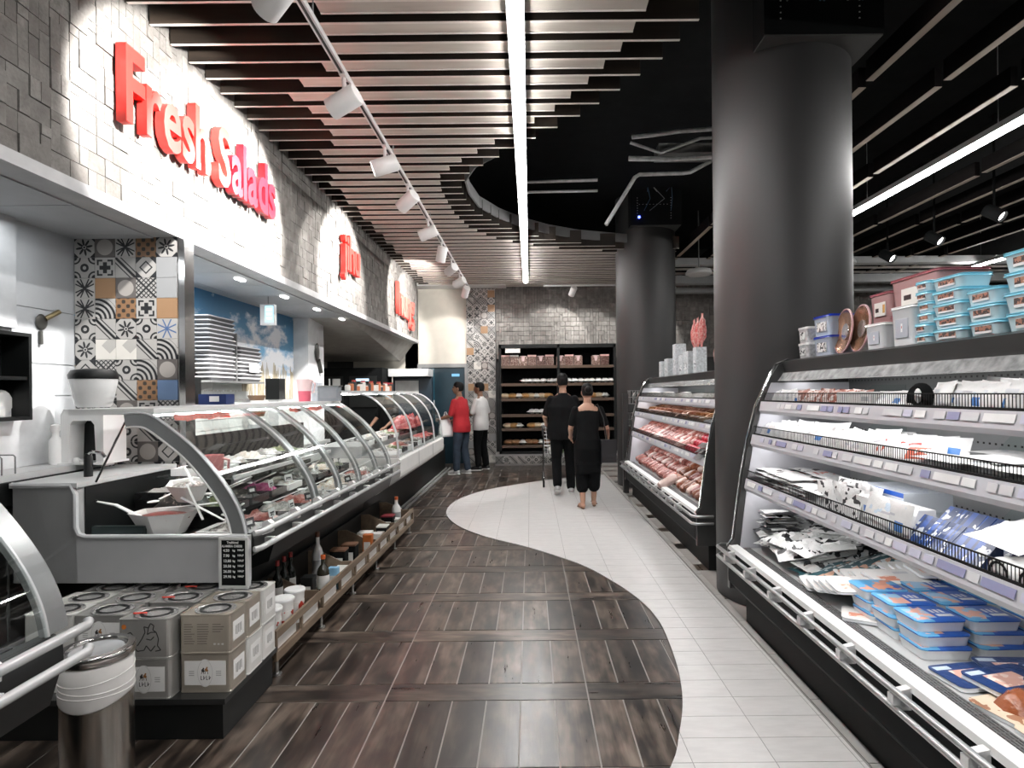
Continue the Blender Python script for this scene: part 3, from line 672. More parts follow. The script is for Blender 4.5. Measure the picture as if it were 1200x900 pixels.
AR1 = arc([(-.03, .825), (-.052, .92), (-.103, 1.03), (-.192, 1.157), (-.30, 1.279), (-.425, 1.382), (-.522, 1.448), (-.60, 1.463), (-.665, 1.458)])
def curved_glass(t, pts, y0, y1, name='curved_glass'):
    MB().sheet([[(x, y0, z) for x, z in pts], [(x, y1, z) for x, z in pts]]).build(name, glass, t, smooth='all')
def railpair(t, y0, y1, x, zs, n=.35):
    for z in zs:
        MB().tube([(x-.02, y0-.03, z), (x, y0, z), (x, y1, z), (x-.02, y1+.03, z)], .0155, 10).build('bumper_rail', mat('rail_bright', (.56, .57, .57), .25, .35, .04), t, smooth=True)
    k = y0+.16
    while k < y1-.05:
        MB().box(x-.05, x, k-.014, k+.014, zs[1]-.005, zs[1]+.02).prism([(x-.06, zs[0]+.02), (x-.06, zs[0]-.05), (x-.012, zs[0]-.035), (x-.01, zs[0]+.012), (x-.03, zs[0]+.03)], 'y', k-.02, k+.02).build('rail_bracket', MT['bracket_white'], t); k += n
Y1 = 3.02; ANG = -.020
def counter(label, loc, rz, L, ribs, near_ledge=True, z_end=.575):
    t = thing('deli_counter', label, 'deli counter', loc, rz)
    # end panels with the stepped outline
    ol = [(-.02, z_end), (-.02, .815), (-.90, .815), (-.92, .83), (-.92, 1.07), (-.94, 1.09), (-1.26, 1.09), (-1.26, z_end)]
    if not near_ledge: ol = [(-.02, z_end), (-.02, .815), (-.92, .815), (-.92, z_end)]
    e = MB().prism(ol, 'y', 0, .045).build('end_panel', steelp, t)
    if near_ledge:
        MB().tube([(-.012, -.004, .56), (-.012, -.004, .79), (-.03, -.004, .818), (-.87, -.004, .818), (-.905, -.004, .83), (-.922, -.004, .87), (-.922, -.004, 1.04), (-.945, -.004, 1.086), (-1.26, -.004, 1.092)], .013, 8).build('panel_edge_trim', edgew, e, smooth=True)
        MB().box(-.918, -.91, .05, .82, .76, 1.07).build('well_back', black, t)
        MB().box(-1.26, -.92, .0, .80, .575, 1.075).box(-1.27, -.91, -.01, .82, 1.075, 1.10).build('service_ledge', lgrey, t)
    MB().prism([(-.02, z_end+.12), (-.05, .60), (-.30, .50), (-.40, .0), (-.90, 0), (-.90, .70), (-.02, .70)], 'y', .30, L).build('body', black, t)
    MB().prism([(-.02, .70), (-.005, .73), (-.008, .79), (-.03, .82), (-.06, .825), (-.06, .70)], 'y', .05, L).build('front_fascia', mat('fascia_dark', (.02, .021, .021), .35, .2), t)
    MB().box(-.92, -.05, .05, L-.02, .70, .76).build('display_deck', deckd, t)
    for k in range(3): MB().box(-.92, -.45-.16*k, .42 if near_ledge else .06, L-.03, .76+.07*k, .83+.07*k).build('display_step', deckd, t)
    MB().box(-1.0, -.54, .05, L, 1.452, 1.485).build('top_shelf', topm, t)
    for y in ribs:
        r = MB().prism(AR1+offs(AR1, .07 if y < .01 else .022)[::-1], 'y', y, y+(.035 if y < .01 else .085)).build('arch_frame', archm, t)
        MB().tube([(x+.004, y+.0, z) for x, z in AR1], .007, 6).build('arch_trim', edgew, r, smooth=True)
        if y < .01: MB().tube([(x, y+.0, z) for x, z in offs(AR1, .072)[1:]], .006, 6).build('arch_trim', topm, r, smooth=True)
    for a, b2 in zip(ribs, ribs[1:]): curved_glass(t, offs(AR1, -.008), a+.02, b2+.0)
    MB().tube([(-.665, .03, 1.445), (-.84, .03, 1.10)], .006, 6).build('support_rod', chrome, t)
    if near_ledge: MB().box(-.918, -.905, .95, L-.05, .97, 1.27).build('dark_backdrop', black, t)  # black sheet added to darken the view through the counter
    sh = MB().box(-.86, -.36, .50, L*.72, 1.045, 1.055).build('glass_shelf', glass, t)
    MB().box(-.362, -.345, .50, L*.72, 1.038, 1.062).build('shelf_edge', topm, sh)
    MB().box(-.62, -.58, .1, L-.05, 1.44, 1.451).build('light_tube', emitmat('counter_tube', (1, .99, .97), 22), t)
    railpair(t, -.0, L+.02, .052, (.838, .755))
    MB().tube([(-.45, L*.72, .0), (-.45, L*.72, .55)], .03, 10).build('support_leg', steel, t, smooth=True)
    return t
cn1 = counter('long curved glass deli counter of salads with grey end panel', (-1.46, Y1, 0), ANG, 2.92, [.0, .93, 1.40, 1.88, 2.4, 2.86])
cn0 = counter('curved glass counter cut off by the left edge, beside the steel bin', (-1.44, .30, 0), 0, 1.49, [.0, .75, 1.455], False)
# second counter, white front
t = thing('deli_counter', 'farther glass deli counter with white front where the men stand', 'deli counter', (-1.36, 6.02, 0), -.003); L = 2.95
MB().prism([(.0, .68), (.01, .72), (.01, .86), (-.02, .88), (-.9, .88), (-.9, .5), (-.25, .5)], 'y', 0, L).build('white_front', mat('counter_white', (.72, .71, .69), .35, 0, .03), t)
for k in (1, 2): MB().box(.0105, .0125, L*k/3-.004, L*k/3+.004, .70, .87).build('panel_joint', grey, t)
MB().box(-.9, -.42, 0, L+3.0, 0, .5).build('base', black, t)
MB().box(-.9, -.5, L+.02, L+2.2, .5, .92).build('rear_worktop', black, t)
for x in (-.40, -.33): MB().box(x, x+.02, .0, L+3.0, 0, .03).build('floor_rail', lgrey, t)
AR2 = arc([(-.005, .88), (-.04, 1.17), (-.15, 1.39), (-.34, 1.54), (-.62, 1.57)])
rb = [0, .72, 1.45, 2.2, L-.02]
for y in rb: MB().tube([(x, y, z) for x, z in AR2], .011, 6).build('arch_frame', edgew, t, smooth=True)
for a, b2 in zip(rb, rb[1:]): curved_glass(t, AR2, a, b2)
MB().prism(AR2+[(-.62, .88)], 'y', L, L+.006).build('end_glass', glass, t)
MB().box(-.95, -.60, 0, L, 1.565, 1.59).build('top_shelf', mat('glass_top', (.60, .62, .62), .2, .2), t)
MB().box(-.9, -.03, .03, L-.03, .88, .90).build('display_deck', mat('deck_light', (.5, .5, .5), .4, .3), t)
MB().box(-.9, -.4, .03, L-.03, .90, 1.0).build('display_step', MT['deck_light'], t)
MB().box(-.7, -.66, .05, L-.05, 1.545, 1.562).build('light_tube', MT.get('x') or bpy.data.materials['counter_tube'], t)
# ================================================================ WALL SIGNS
redm = mat('sign_red', (.72, .028, .022), .4, 0, .05)
crim = mat('sign_crimson', (.34, .008, .018), .4, 0, .05)
def sign(label, s, y0, y1, z, cap, m, font_sx=1):
    t = thing('wall_sign', label, 'sign', (XF-.0, y0, z)); size = cap/.70; W_ = []
    adv = 0; mats_ = m if isinstance(m, list) else [m]*len(s); items = []
    for i, ch in enumerate(s):
        if ch == ' ': adv += .28*size; continue
        me = text_mesh(ch, size, .03, mats_[i], .013*size/.6); a, b2 = mwidth(me); items.append((ch, me, adv-a)); adv += b2-a+.035*size
    k = (y1-y0)/adv
    for ch, me, off in items:
        for v in me.vertices: v.co.x = (v.co.x+off)*k
        inst('letter', me, t, (.035, 0, 0), (PI/2, 0, PI/2))
sign('red raised letters Fresh Salads on the stone bulkhead', 'Fresh Salads', 3.31, 5.27, 3.14, .43, [redm]*7+[crim]*5)
sign('short red raised letters on the second lit patch of the stone bulkhead', 'jihu', 7.2, 7.88, 3.14, .44, redm)
sign('red raised letters on the farthest lit patch of the stone bulkhead', 'hung', 10.2, 11.6, 2.98, .55, mat('sign_coral', (.80, .10, .08), .4, 0, .05))
# ================================================================ SHARED PACK SHAPES
def pillow(a, b, t, n=8, crimp=.12, seed=0, lump=.25):
    q = random.Random(seed); g1, g2 = [], []
    for i in range(n+1):
        r1, r2 = [], []
        for j in range(n+1):
            u, v = i/n, j/n; w = min(1, max(0, (u-crimp)/(1-2*crimp)) if crimp < u < 1-crimp else 0)
            h = (math.sin(PI*w)**.5 if w > 0 else 0)*(math.sin(PI*v)**.5 if 0 < v < 1 else 0)*t*.5*(1+lump*q.uniform(-1, 1)); x = (u-.5)*a*(1-.03*math.sin(PI*v)); y = (v-.5)*b*(1-.06*math.sin(PI*u))
            r1.append((x, y, t*.5+h)); r2.append((x, y, t*.5-h*.9-.001))
        g1.append(r1); g2.append(r2)
    mb = MB().sheet(g1); mb.sheet([r[::-1] for r in g2]); return mb
def traymb(a, b, h, flare=.9, lid=.006, n=5):
    def rr(w, d, r, z):
        o = []
        for cx, cy, a0 in ((w/2-r, d/2-r, 0), (-w/2+r, d/2-r, 90), (-w/2+r, -d/2+r, 180), (w/2-r, -d/2+r, 270)):
            for k in range(n): an = math.radians(a0+90*k/(n-1)); o.append((cx+r*math.cos(an), cy+r*math.sin(an), z))
        return o
    rings = [rr(a*flare, b*flare, .02, 0), rr(a*.97, b*.97, .022, h-lid-.003), rr(a, b, .025, h-lid), rr(a, b, .025, h-lid*.4), rr(a*.9, b*.9, .022, h)]
    k = len(rings[0]); mb = MB(); vs = [p for r in rings for p in r]
    fs = [(i*k+j, i*k+(j+1) % k, (i+1)*k+(j+1) % k, (i+1)*k+j) for i in range(len(rings)-1) for j in range(k)]
    mb.add(vs, [tuple(range(k-1, -1, -1))]+fs[:k*2]); mb.add(vs, fs[k*2:]+[tuple(range((len(rings)-1)*k, len(rings)*k))], 1); return mb
def wedge(a, b, h): return MB().prism([(-a/2, 0), (a/2, 0), (-a/2, h)], 'y', -b/2, b/2)
def item(name, label, cat, me, loc, rot=(0, 0, 0), group=None, sc=None):
    o = inst(name, me, None, loc, rot, sc); return tag(o, label, cat, group)
WH = (.74, .74, .735); BLU = (.02, .09, .38); TEAL = (.01, .13, .17); SAL = (.72, .30, .20); PINK = (.72, .36, .32); BLK = (.015, .015, .017); REDC = (.5, .04, .03)
pw1 = printmat('pack_white', WH, [(.3, .6, .55, .7, (.6, .62, .66))], blotch=[(.2, .8, .2, .5, (.55, .57, .62), 22, .62)], rand=.1, wrinkle=.5)
pw2 = printmat('pack_white_blue', WH, [(.55, .8, .25, .5, (.05, .2, .55)), (.2, .5, .6, .66, (.5, .5, .55))], blotch=[(.1, .9, .55, .9, (.55, .65, .75), 16, .6)], rand=.1, wrinkle=.4)
pw3 = printmat('pack_white_red', WH, [(.15, .5, .7, .8, REDC)], blotch=[(.1, .9, .15, .6, (.60, .12, .07), 18, .53)], rand=.1, wrinkle=.4)
pw4 = printmat('pack_white_black', WH, [], blotch=[(.05, .95, .05, .95, BLK, 14, .56)], rand=.1, wrinkle=.5)
pred = printmat('pack_red_brown', (.42, .14, .09), [(.2, .6, .3, .6, (.75, .70, .66))], blotch=[(0, 1, 0, 1, (.75, .60, .55), 20, .56)], rand=.3, wrinkle=.5)
pteal = printmat('pack_teal', (.008, .075, .095), [(.1, .9, .75, .85, (.65, .68, .68)), (.15, .5, .2, .45, (.62, .36, .25))], blotch=[(0, 1, 0, 1, (.6, .66, .68), 13, .63)], rand=.2, wrinkle=.3)
pvac = printmat('vacuum_silver', (.50, .51, .50), [(.3, .7, .3, .6, WH)], blotch=[(0, 1, 0, 1, BLK, 9, .55)], rand=.2, wrinkle=1, rough=.15)
pbroch = printmat('sliced_pack_white', (.80, .79, .77), [(.12, .45, .2, .5, SAL), (.5, .9, .65, .8, (.62, .62, .64))], blotch=[(.1, .5, .15, .55, (.85, .66, .58), 24, .5)], rand=.05)
pblue = printmat('pack_navy', (.015, .045, .16), [(.2, .7, .2, .7, (.72, .42, .34)), (.05, .3, .75, .9, (.55, .65, .75))], blotch=[(.2, .7, .2, .7, (.85, .66, .58), 26, .55)], rand=.1, wrinkle=.4)
plid = printmat('ham_tray_lid', (.02, .10, .42), [(.0, .35, 0, 1, (.10, .34, .58)), (.08, .5, .2, .8, (.30, .50, .68)), (.58, .9, .28, .42, WH), (.58, .64, .5, .72, WH), (.68, .74, .5, .72, WH), (.78, .84, .5, .72, WH)], blotch=[(.05, .5, .1, .9, (.70, .38, .30), 16, .52)])
plid2 = printmat('ham_tray_lid_salmon', (.10, .34, .60), [(.55, .95, .1, .5, (.02, .10, .42))], blotch=[(0, .9, .1, .9, (.66, .30, .20), 15, .5)])
ptray = mat('tray_clear_white', (.80, .82, .84), .25, 0, .03)
pmeat = printmat('cooked_meat', (.27, .085, .035), [], blotch=[(.2, .8, .2, .8, (.75, .60, .5), 9, .62)], rough=.2, wrinkle=.6)
ptan = printmat('tan_pack', (.72, .60, .45), [(.2, .7, .2, .6, (.36, .14, .05))], blotch=[(0, 1, 0, 1, (.34, .15, .07), 14, .58)], rand=.1)
psand = printmat('sandwich_box', (.012, .035, .12), [(0, .4, 0, 1, (.015, .07, .30))], axes='yz', blotch=[(0, 1, .1, .9, (.62, .66, .70), 26, .60)], rand=.2)
pbox = printmat('white_carton', WH, [(.15, .3, .25, .45, REDC), (.6, .85, .55, .75, (.10, .2, .5)), (.4, .55, .2, .3, (.5, .5, .5))], axes='yz')
pbox2 = printmat('blue_white_carton', (.75, .80, .86), [(0, 1, .75, 1, (.02, .10, .48)), (.2, .4, .2, .5, (.02, .10, .48)), (.55, .8, .2, .5, (.03, .14, .55))], axes='yz')
def P(mb, name, m, sm=True): return mb.mesh(name, m, sm)
pouchA = [P(pillow(.16, .11, .035, seed=i), 'white_pouch', q) for i, q in enumerate((pw1, pw1, pw2))]
pouchR = P(pillow(.13, .10, .04, seed=5), 'red_pouch', pred)
flatA = [P(pillow(.22, .16, .022, seed=10+i, crimp=.05), 'flat_pack', q) for i, q in enumerate((pw1, pw2, pw3, pw4, pteal, pvac))]
vac = [P(pillow(.26, .19, .05, n=10, seed=20+i, crimp=.04, lump=.5), 'vacuum_pack', q) for i, q in enumerate((pvac, pw4, pvac))]
# --- near case, goods
NC = 'of the near case'
Zs = [SH[k][1]-.018 for k in range(3)]
def row(name, label, cat, mes, k, y0, y1, step, depth=2, group=None, lean=.3, h=.055, jit=.01, xo=.05, dx=0, roll=0):
    y = y0; i_ = 0
    while y > y1:
        i_ += 1
        for d in range(depth):
            o = item(name, '%s, %s of the %s rank from the far end' % (label, ordn(i_-1), ('front', 'rear')[d]), cat, RD.choice(mes), (SH[k][0]+dx+xo+.06+.10*d, y+RD.uniform(-jit, jit), Zs[k]+h+.004*d+RD.uniform(0, .014)), (PI/2-lean+RD.uniform(-.18, .12), RD.uniform(-.08, .08), -PI/2+RD.uniform(-.28, .28)+roll), group)
        y -= step
def stack(name, label, cat, mes, x, y, z, n, dz, rz=0, group=None, jit=.012, tilt=.02):
    for k in range(n):
        item(name, '%s, %s from the bottom' % (label, ordn(k)), cat, RD.choice(mes), (x+RD.uniform(-jit, jit), y+RD.uniform(-jit, jit), z+dz*k), (RD.uniform(-tilt, tilt), RD.uniform(-tilt, tilt), rz+RD.uniform(-.08, .08)), group)
# top shelf
row('white_pouch', 'small white far end top pouch', 'pouch', pouchA, 2, 3.84, 3.5, .10, 2, 'white pouches at the top shelf far end', h=.06)
row('red_pouch', 'small red pouch on the top shelf', 'pouch', [pouchR], 2, 3.46, 2.95, .075, 2, 'red pouches on the top shelf', h=.06)
crt = MB().box(0, .16, -.15, .15, 0, .11).mesh('white_carton', printmat('plain_carton', WH, [(.1, .3, .6, .8, (.45, .46, .48))], axes='yz', blotch=[(0, 1, 0, .25, BLK, 20, .55)]))
for i, y in enumerate((2.86, 2.84)): item('white_carton', ('front white carton between the red pouches and the round black pack on the top shelf', 'white carton standing behind the front one next to the red pouches')[i], 'carton', crt, (SH[2][0]+.06+.17*i, y, Zs[2]+.0), (0, 0, .02))
row('white_pouch', 'white pouch left of the black pack', 'pouch', pouchA, 2, 2.66, 2.42, .09, 2, 'white pouches left of the black pack', h=.05, lean=.6)
t = thing('round_pack', 'round black and white pack standing upright among the pouches of the top shelf', 'pack', (SH[2][0]+.06, 2.37, Zs[2]+.075))
MB().lathe([(.0, -.02), (.06, -.02), (.072, -.005), (.072, .01), (.055, .022), (.0, .024)], 20, axis='x').build('body', blackm, t, smooth=True)
MB().ball((-.024, -.02, .02), (.006, .022, .03)).ball((-.026, .03, -.03), (.006, .03, .02)).ball((-.024, -.03, -.04), (.006, .02, .012)).build('white_print', white, t, smooth=True)
row('white_pouch', 'white rounded bag on the top shelf', 'pouch', [P(pillow(.19, .13, .045, seed=i+31, crimp=.06), 'white_bag', q) for i, q in enumerate((pw1, pw1, pw2))], 2, 2.29, 1.3, .062, 2, 'white bags in the near row of the top shelf', h=.075, lean=.25)
# middle shelf
row('white_sachet', 'white sachet on the middle shelf', 'sachet', [pouchA[0], pouchA[1], pouchA[2], flatA[1]], 1, 3.84, 2.75, .06, 2, 'white sachets on the middle shelf', h=.07, lean=.5)
row('red_print_pack', 'tilted red printed pack, middle shelf', 'pack', [P(pillow(.16, .115, .03, seed=41), 'red_pack', pw3), P(pillow(.16, .115, .03, seed=42), 'red_pack', pw3), pouchA[2]], 1, 2.72, 2.34, .05, 2, 'red printed packs on the middle shelf', h=.075, lean=.6, roll=.55, xo=.07)
for j, y in enumerate((2.22, 2.02, 1.82, 1.62, 1.42)):
    for d in range(2): stack('flat_pack', 'flat white pack, middle shelf %s pile of the %s line' % (ordn(j), ('front', 'rear')[d]), 'pack', [flatA[0], flatA[0], flatA[1]], SH[1][0]+.16+.2*d, y, Zs[1]+.0, 4+(j+d) % 2, .02, PI/2+.2*(-1)**j, 'flat white packs on the middle shelf', .03, .05)
# lower shelf
for j in range(5):
    for d in range(2): stack('flat_pack', 'flat pack, lowest shelf %s pile of the %s line' % (ordn(j), ('front', 'rear')[d]), 'pack', [flatA[0], flatA[3], flatA[2]], SH[0][0]+.15+.22*d, 3.78-.17*j, Zs[0], 6-(j > 2), .021, PI/2, 'flat packs at the far end of the lowest shelf', .015)
row('standing_pack', 'striped pack beside the blue cartons', 'pack', [flatA[3]], 0, 2.96, 2.78, .045, 2, 'striped packs on the lowest shelf', h=.09, lean=.1)
cb = MB().box(0, .22, -.17, .17, 0, .085).mesh('blue_carton', pbox2)
for k in range(2): item('blue_carton', ('lower', 'upper')[k]+' blue topped white carton in the stack on the lowest shelf', 'carton', cb, (SH[0][0]+.22, 2.74, Zs[0]+.0+.087*k+.001))
bg = MB().box(0, .10, -.19, .19, 0, .145).mesh('white_carton', pbox)
item('white_carton', 'large white printed carton in front of the blue topped cartons', 'carton', bg, (SH[0][0]+.10, 2.53, Zs[0]+.001), (0, 0, .03))
row('blue_print_pack', 'blue printed pack, lowest shelf', 'pack', [flatA[1]], 0, 2.46, 2.34, .045, 1, 'blue printed packs on the lowest shelf', xo=.015, h=.09, lean=.15, roll=0)
sw = wedge(.12, .065, .13).mesh('sandwich_box', psand)
for j in range(9):
    for d in range(2): item('sandwich_box', 'navy triangular sandwich box, %s of the %s row from the far end' % (ordn(j), ('front', 'rear')[d]), 'sandwich box', sw, (SH[0][0]+.10+.11*d, 2.32-.042*j, Zs[0]+.002+.03*d), (0, 0, PI+RD.uniform(-.12, .12)), 'sandwich boxes on the lowest shelf')
rl = MB().lathe([(.0, -.11), (.045, -.11), (.05, -.10), (.05, .10), (.045, .11), (.0, .11)], 18, axis='x').mesh('white_tub', [white, black], True)
for j, y in enumerate((1.84, 1.725)):
    t = thing('white_roll', ('white paper roll lying end on behind the wire, left of the pair', 'white paper roll lying end on behind the wire, right of the pair')[j], 'roll', (SH[0][0]+.16, y, Zs[0]+.051))
    inst('roll_body', rl, t); MB().lathe([(.030, -.112), (.038, -.112), (.038, -.109), (.030, -.109), (.030, -.112)], 18, axis='x', caps=False).build('end_ring', black, t, smooth=True)
item('white_bag', 'large crumpled white bag behind the two paper rolls', 'bag', P(pillow(.30, .30, .09, 10, seed=77), 'white_bag', pw1), (SH[0][0]+.40, 1.80, Zs[0]+.07), (.1, -.15, .3))
item('white_bag', 'crumpled white bag left of the two paper rolls', 'bag', P(pillow(.24, .20, .07, 10, seed=78), 'white_bag', pw1), (SH[0][0]+.18, 1.90, Zs[0]+.12), (.1, -.2, .1))
for k in range(3): item('navy_box', ('bottom', 'middle', 'top')[k]+' navy box of the stack behind the paper rolls', 'box', MB().box(-.1, .1, -.11, .11, 0, .055).mesh('navy_box', mat('navy_card', (.015, .06, .16), .4)), (SH[0][0]+.45, 1.52, Zs[0]+.057*k+.001))
# deck: vacuum packs, slices, trays
DZ = .494
for j in range(36):
    x, y = 1.59+.12*(j % 4)+RD.uniform(-.03, .03), 3.36+.19*((j // 4) % 3)+RD.uniform(-.04, .04); k = j // 12
    item('vacuum_pack', 'crumpled vacuum pack in the %s layer of the far deck pile, %s from the right' % (('bottom', 'middle', 'top')[k], ordn(j % 12)), 'pack', RD.choice(vac), (x, y, DZ+.03+.042*k+.1*(x-1.5)), (RD.uniform(-.2, .2), -.12+RD.uniform(-.12, .12), RD.uniform(-.5, .5)), 'vacuum packs on the deck')
for j in range(9):
    item('flat_pack', 'pale silvery pack stacked in the far deck corner, %s from the bottom' % ordn(j), 'pack', flatA[5], (1.60+RD.uniform(-.02, .02), 3.72+RD.uniform(-.02, .02), .60+.02*j), (0, 0, RD.uniform(-.1, .1)), 'silvery packs in the far deck corner')
for j in range(12):
    item('teal_pack', 'teal printed pack on the deck, %s of the %s row from the lip' % (ordn(j % 8), ('front', 'rear')[j // 8]), 'pack', flatA[4], (1.60+.062*(j % 8), 3.20+.07*(j // 8)+RD.uniform(-.03, .03), DZ+.03+.014*(j % 8)), (0, -.12, .35+RD.uniform(-.2, .2)), 'teal packs on the deck')
wp = P(traymb(.25, .17, .016, .98, .003), 'sliced_pack', [ptray, pbroch])
for j in range(18):
    c_, r_ = j % 3, j // 3
    item('sliced_pack', 'white sliced meat pack, %s deck fan from the lip, %s from the bottom' % (ordn(c_), ordn(r_)), 'pack', wp, (1.575+.20*c_+RD.uniform(-.02, .02), 3.08-.055*r_+.02*c_, DZ+.016*r_+.02+.03*c_), (.10, -.02, -.12+RD.uniform(-.1, .1)), 'white sliced packs on the deck')
item('sliced_pack', 'single white pack lying nearest the lip beside the ham trays', 'pack', wp, (1.56, 2.66, DZ+.003), (0, 0, -.5))
hm = P(traymb(.205, .165, .046, .9, .008), 'ham_tray', [ptray, plid]); hm2 = P(traymb(.205, .165, .046, .9, .008), 'ham_tray', [ptray, plid2])
for i in range(3):
    for j in range(3):
        for k in range(3):
            mm = hm2 if (i == 0 and j == 2 and k == 2) else hm
            vis = {2: 'top', 1: 'middle', 0: 'bottom'}[k]; colm_ = ('left', 'middle', 'right')[i]; rw = ('front', 'second', 'back')[j]
            item('ham_tray', vis+' ham tray with blue lid in the '+colm_+' stack of the '+rw+' row', 'tray', mm, (1.62+.222*i+RD.uniform(-.006, .006), 2.33+.175*j+RD.uniform(-.006, .006)+.02*k, DZ+.047*k), (0, 0, RD.uniform(-.04, .04)), 'blue ham trays on the deck')
fb_ = P(traymb(.25, .17, .02, .98, .004), 'navy_pack', [ptray, pblue])
for j, (x, y, r) in enumerate([(1.60, 2.10, .12), (1.78, 2.12, -.1), (1.66, 2.02, .2), (1.88, 2.03, .05), (1.80, 1.93, .3)]):
    item('navy_pack', ('left navy pack of pink meat in front of the ham trays', 'navy pack of pink meat right of the left one', 'navy pack tucked behind the brown meat', 'rightmost navy pack at the photo edge', 'navy pack overlapping the brown meat')[j], 'pack', fb_, (x, y, DZ+.004+.012*j), (0, -.02, r))
t = thing('meat_pack', 'pack with a glossy brown joint of cooked meat near the deck lip', 'pack', (1.60, 1.89, DZ), .25)
inst('tray', P(traymb(.26, .19, .016, .97, .003), 'tray', [ptray, ptan]), t)
mq = MB(); g = [[((u-.5)*.18*(1-.25*abs(2*v-1)), (v-.5)*.12*(1-.2*abs(2*u-1)), .014+.055*(math.sin(PI*u)*math.sin(PI*v))**.4+RD.uniform(-.003, .003)) for v in [q/8 for q in range(9)]] for u in [q/10 for q in range(11)]]
mq.sheet(g).build('meat_joint', pmeat, t, smooth='all')
for j, (x, y, r) in enumerate([(1.60, 1.72, .1), (1.80, 1.74, .2), (1.62, 1.57, -.1), (1.84, 1.58, .1)]):
    t = thing('meat_pack', ('tan pack with brown meat just in front of the glossy joint', 'tan pack with brown meat at the right edge of the photo', 'nearest tan pack beside the air grille', 'tan pack at the bottom right corner')[j], 'pack', (x, y, DZ), r)
    inst('tray', P(traymb(.24, .17, .016, .97, .003), 'tray', [ptray, ptan]), t); MB().ball((0, 0, .02), (.07, .045, .026), 12, 8).build('meat_joint', pmeat, t, smooth=True)
# --- goods on top of the near case
TZ = 1.756
tubm = {}
def fbox(label, x, y, z, w, d, h, body, lidm, lab, rz=0, group=None):
    t = thing('storage_box', label, 'box', (x, y, z), rz, group); k = (w, d, h, body.name)
    if k not in tubm: tubm[k] = (P(traymb(d, w, h-.012, .88, .003, 4), 'body', [body, body]), P(traymb(d*1.03, w*1.03, .014, 1.0, .004, 4), 'lid', [lidm, lidm]), MB().box(-d*.465-.004, -d*.465, -w*.26, w*.26, h*.22, h*.68).mesh('label', lab) if lab else None)
    inst('body', tubm[k][0], t); inst('lid', tubm[k][1], t, (0, 0, h-.014))
    if tubm[k][2]: inst('label', tubm[k][2], t)
aq = mat('aqua_box', (.56, .74, .80), .25, 0, .05); aql = mat('aqua_lid', (.20, .55, .70), .25, 0, .06)
lab1 = printmat('food_label', (.80, .80, .80), [(0, 1, .3, 1, (.03, .02, .018))], axes='yz', blotch=[(0, 1, .3, 1, (.36, .16, .10), 60, .5), (0, 1, .35, .9, (.72, .55, .42), 45, .66)], rand=.1)
n_ = 0
cols = [(2.70, .10, .13, .049, 6), (2.535, .19, .14, .057, 5), (2.345, .17, .15, .066, 3), (2.13, .22, .17, .077, 4), (1.90, .22, .17, .077, 5), (1.67, .22, .17, .077, 5)]
for ci, (y, w, d, h, n) in enumerate(cols):
    for k in range(n):
        pos = 'first second third fourth fifth sixth'.split()[ci]; lev = 'lowest second third fourth fifth topmost'.split()[k] if k < n-1 else 'topmost'
        fbox('aqua lidded clear box, %s of the %s stack from the pink boxes' % (lev, pos), 1.82+d/2+RD.uniform(0, .01), y+RD.uniform(-.008, .008), TZ+h*k, w, d, h, aq, aql, lab1, RD.uniform(-.04, .04), 'aqua lidded boxes on the near case')
pk = mat('pink_box', (.42, .25, .25), .2, 0, .08); pkl = mat('pink_lid', (.36, .13, .15), .25, 0, .08); lab2 = printmat('price_label', (.80, .79, .74), [(.05, .25, .2, .8, (.55, .30, .05)), (.6, .9, .3, .6, BLK)], axes='yz')
for k in range(2):
    fbox(('lower', 'upper')[k]+' large translucent pink box behind the white containers', 2.10, 2.98, TZ+.19*k, .38, .26, .19, pk, pkl, lab2)
    fbox(('lower', 'upper')[k]+' smaller translucent pink box left of the large ones', 2.10, 3.30, TZ+.17*k, .20, .22, .17, pk, pkl, lab2)
wt = mat('milky_box', (.66, .68, .70), .3, 0, .03); lab3 = printmat('milky_label', (.42, .46, .52), [(.42, .56, .3, .75, (.85, .85, .85)), (.46, .52, .5, .62, REDC)], axes='yz')
fbox('small milky white box right of the two round trays', 1.88, 3.06, TZ, .17, .13, .14, wt, white, lab3); fbox('tall milky white box left of the aqua lidded stacks', 1.89, 2.84, TZ, .18, .14, .20, wt, white, lab3)
bl = mat('blue_box_body', (.46, .52, .62), .25, 0, .05); bll = mat('royal_blue_lid', (.01, .04, .40), .3); lab4 = printmat('side_label', (.80, .80, .78), [], axes='yz', blotch=[(0, 1, 0, 1, BLK, 60, .56)])
for k in range(2):
    fbox(('lower', 'upper')[k]+' clear box with royal blue lid left of the round trays', 1.90, 3.62, TZ+.128*k, .22, .16, .128, bl, bll, lab4)
    fbox(('lower', 'upper')[k]+' small grey printed box at the far end of the near case top', 1.88, 3.86, TZ+.105*k, .14, .13, .105, mat('grey_print_box', (.52, .52, .53), .4, 0, .3, 60), white, lab4)
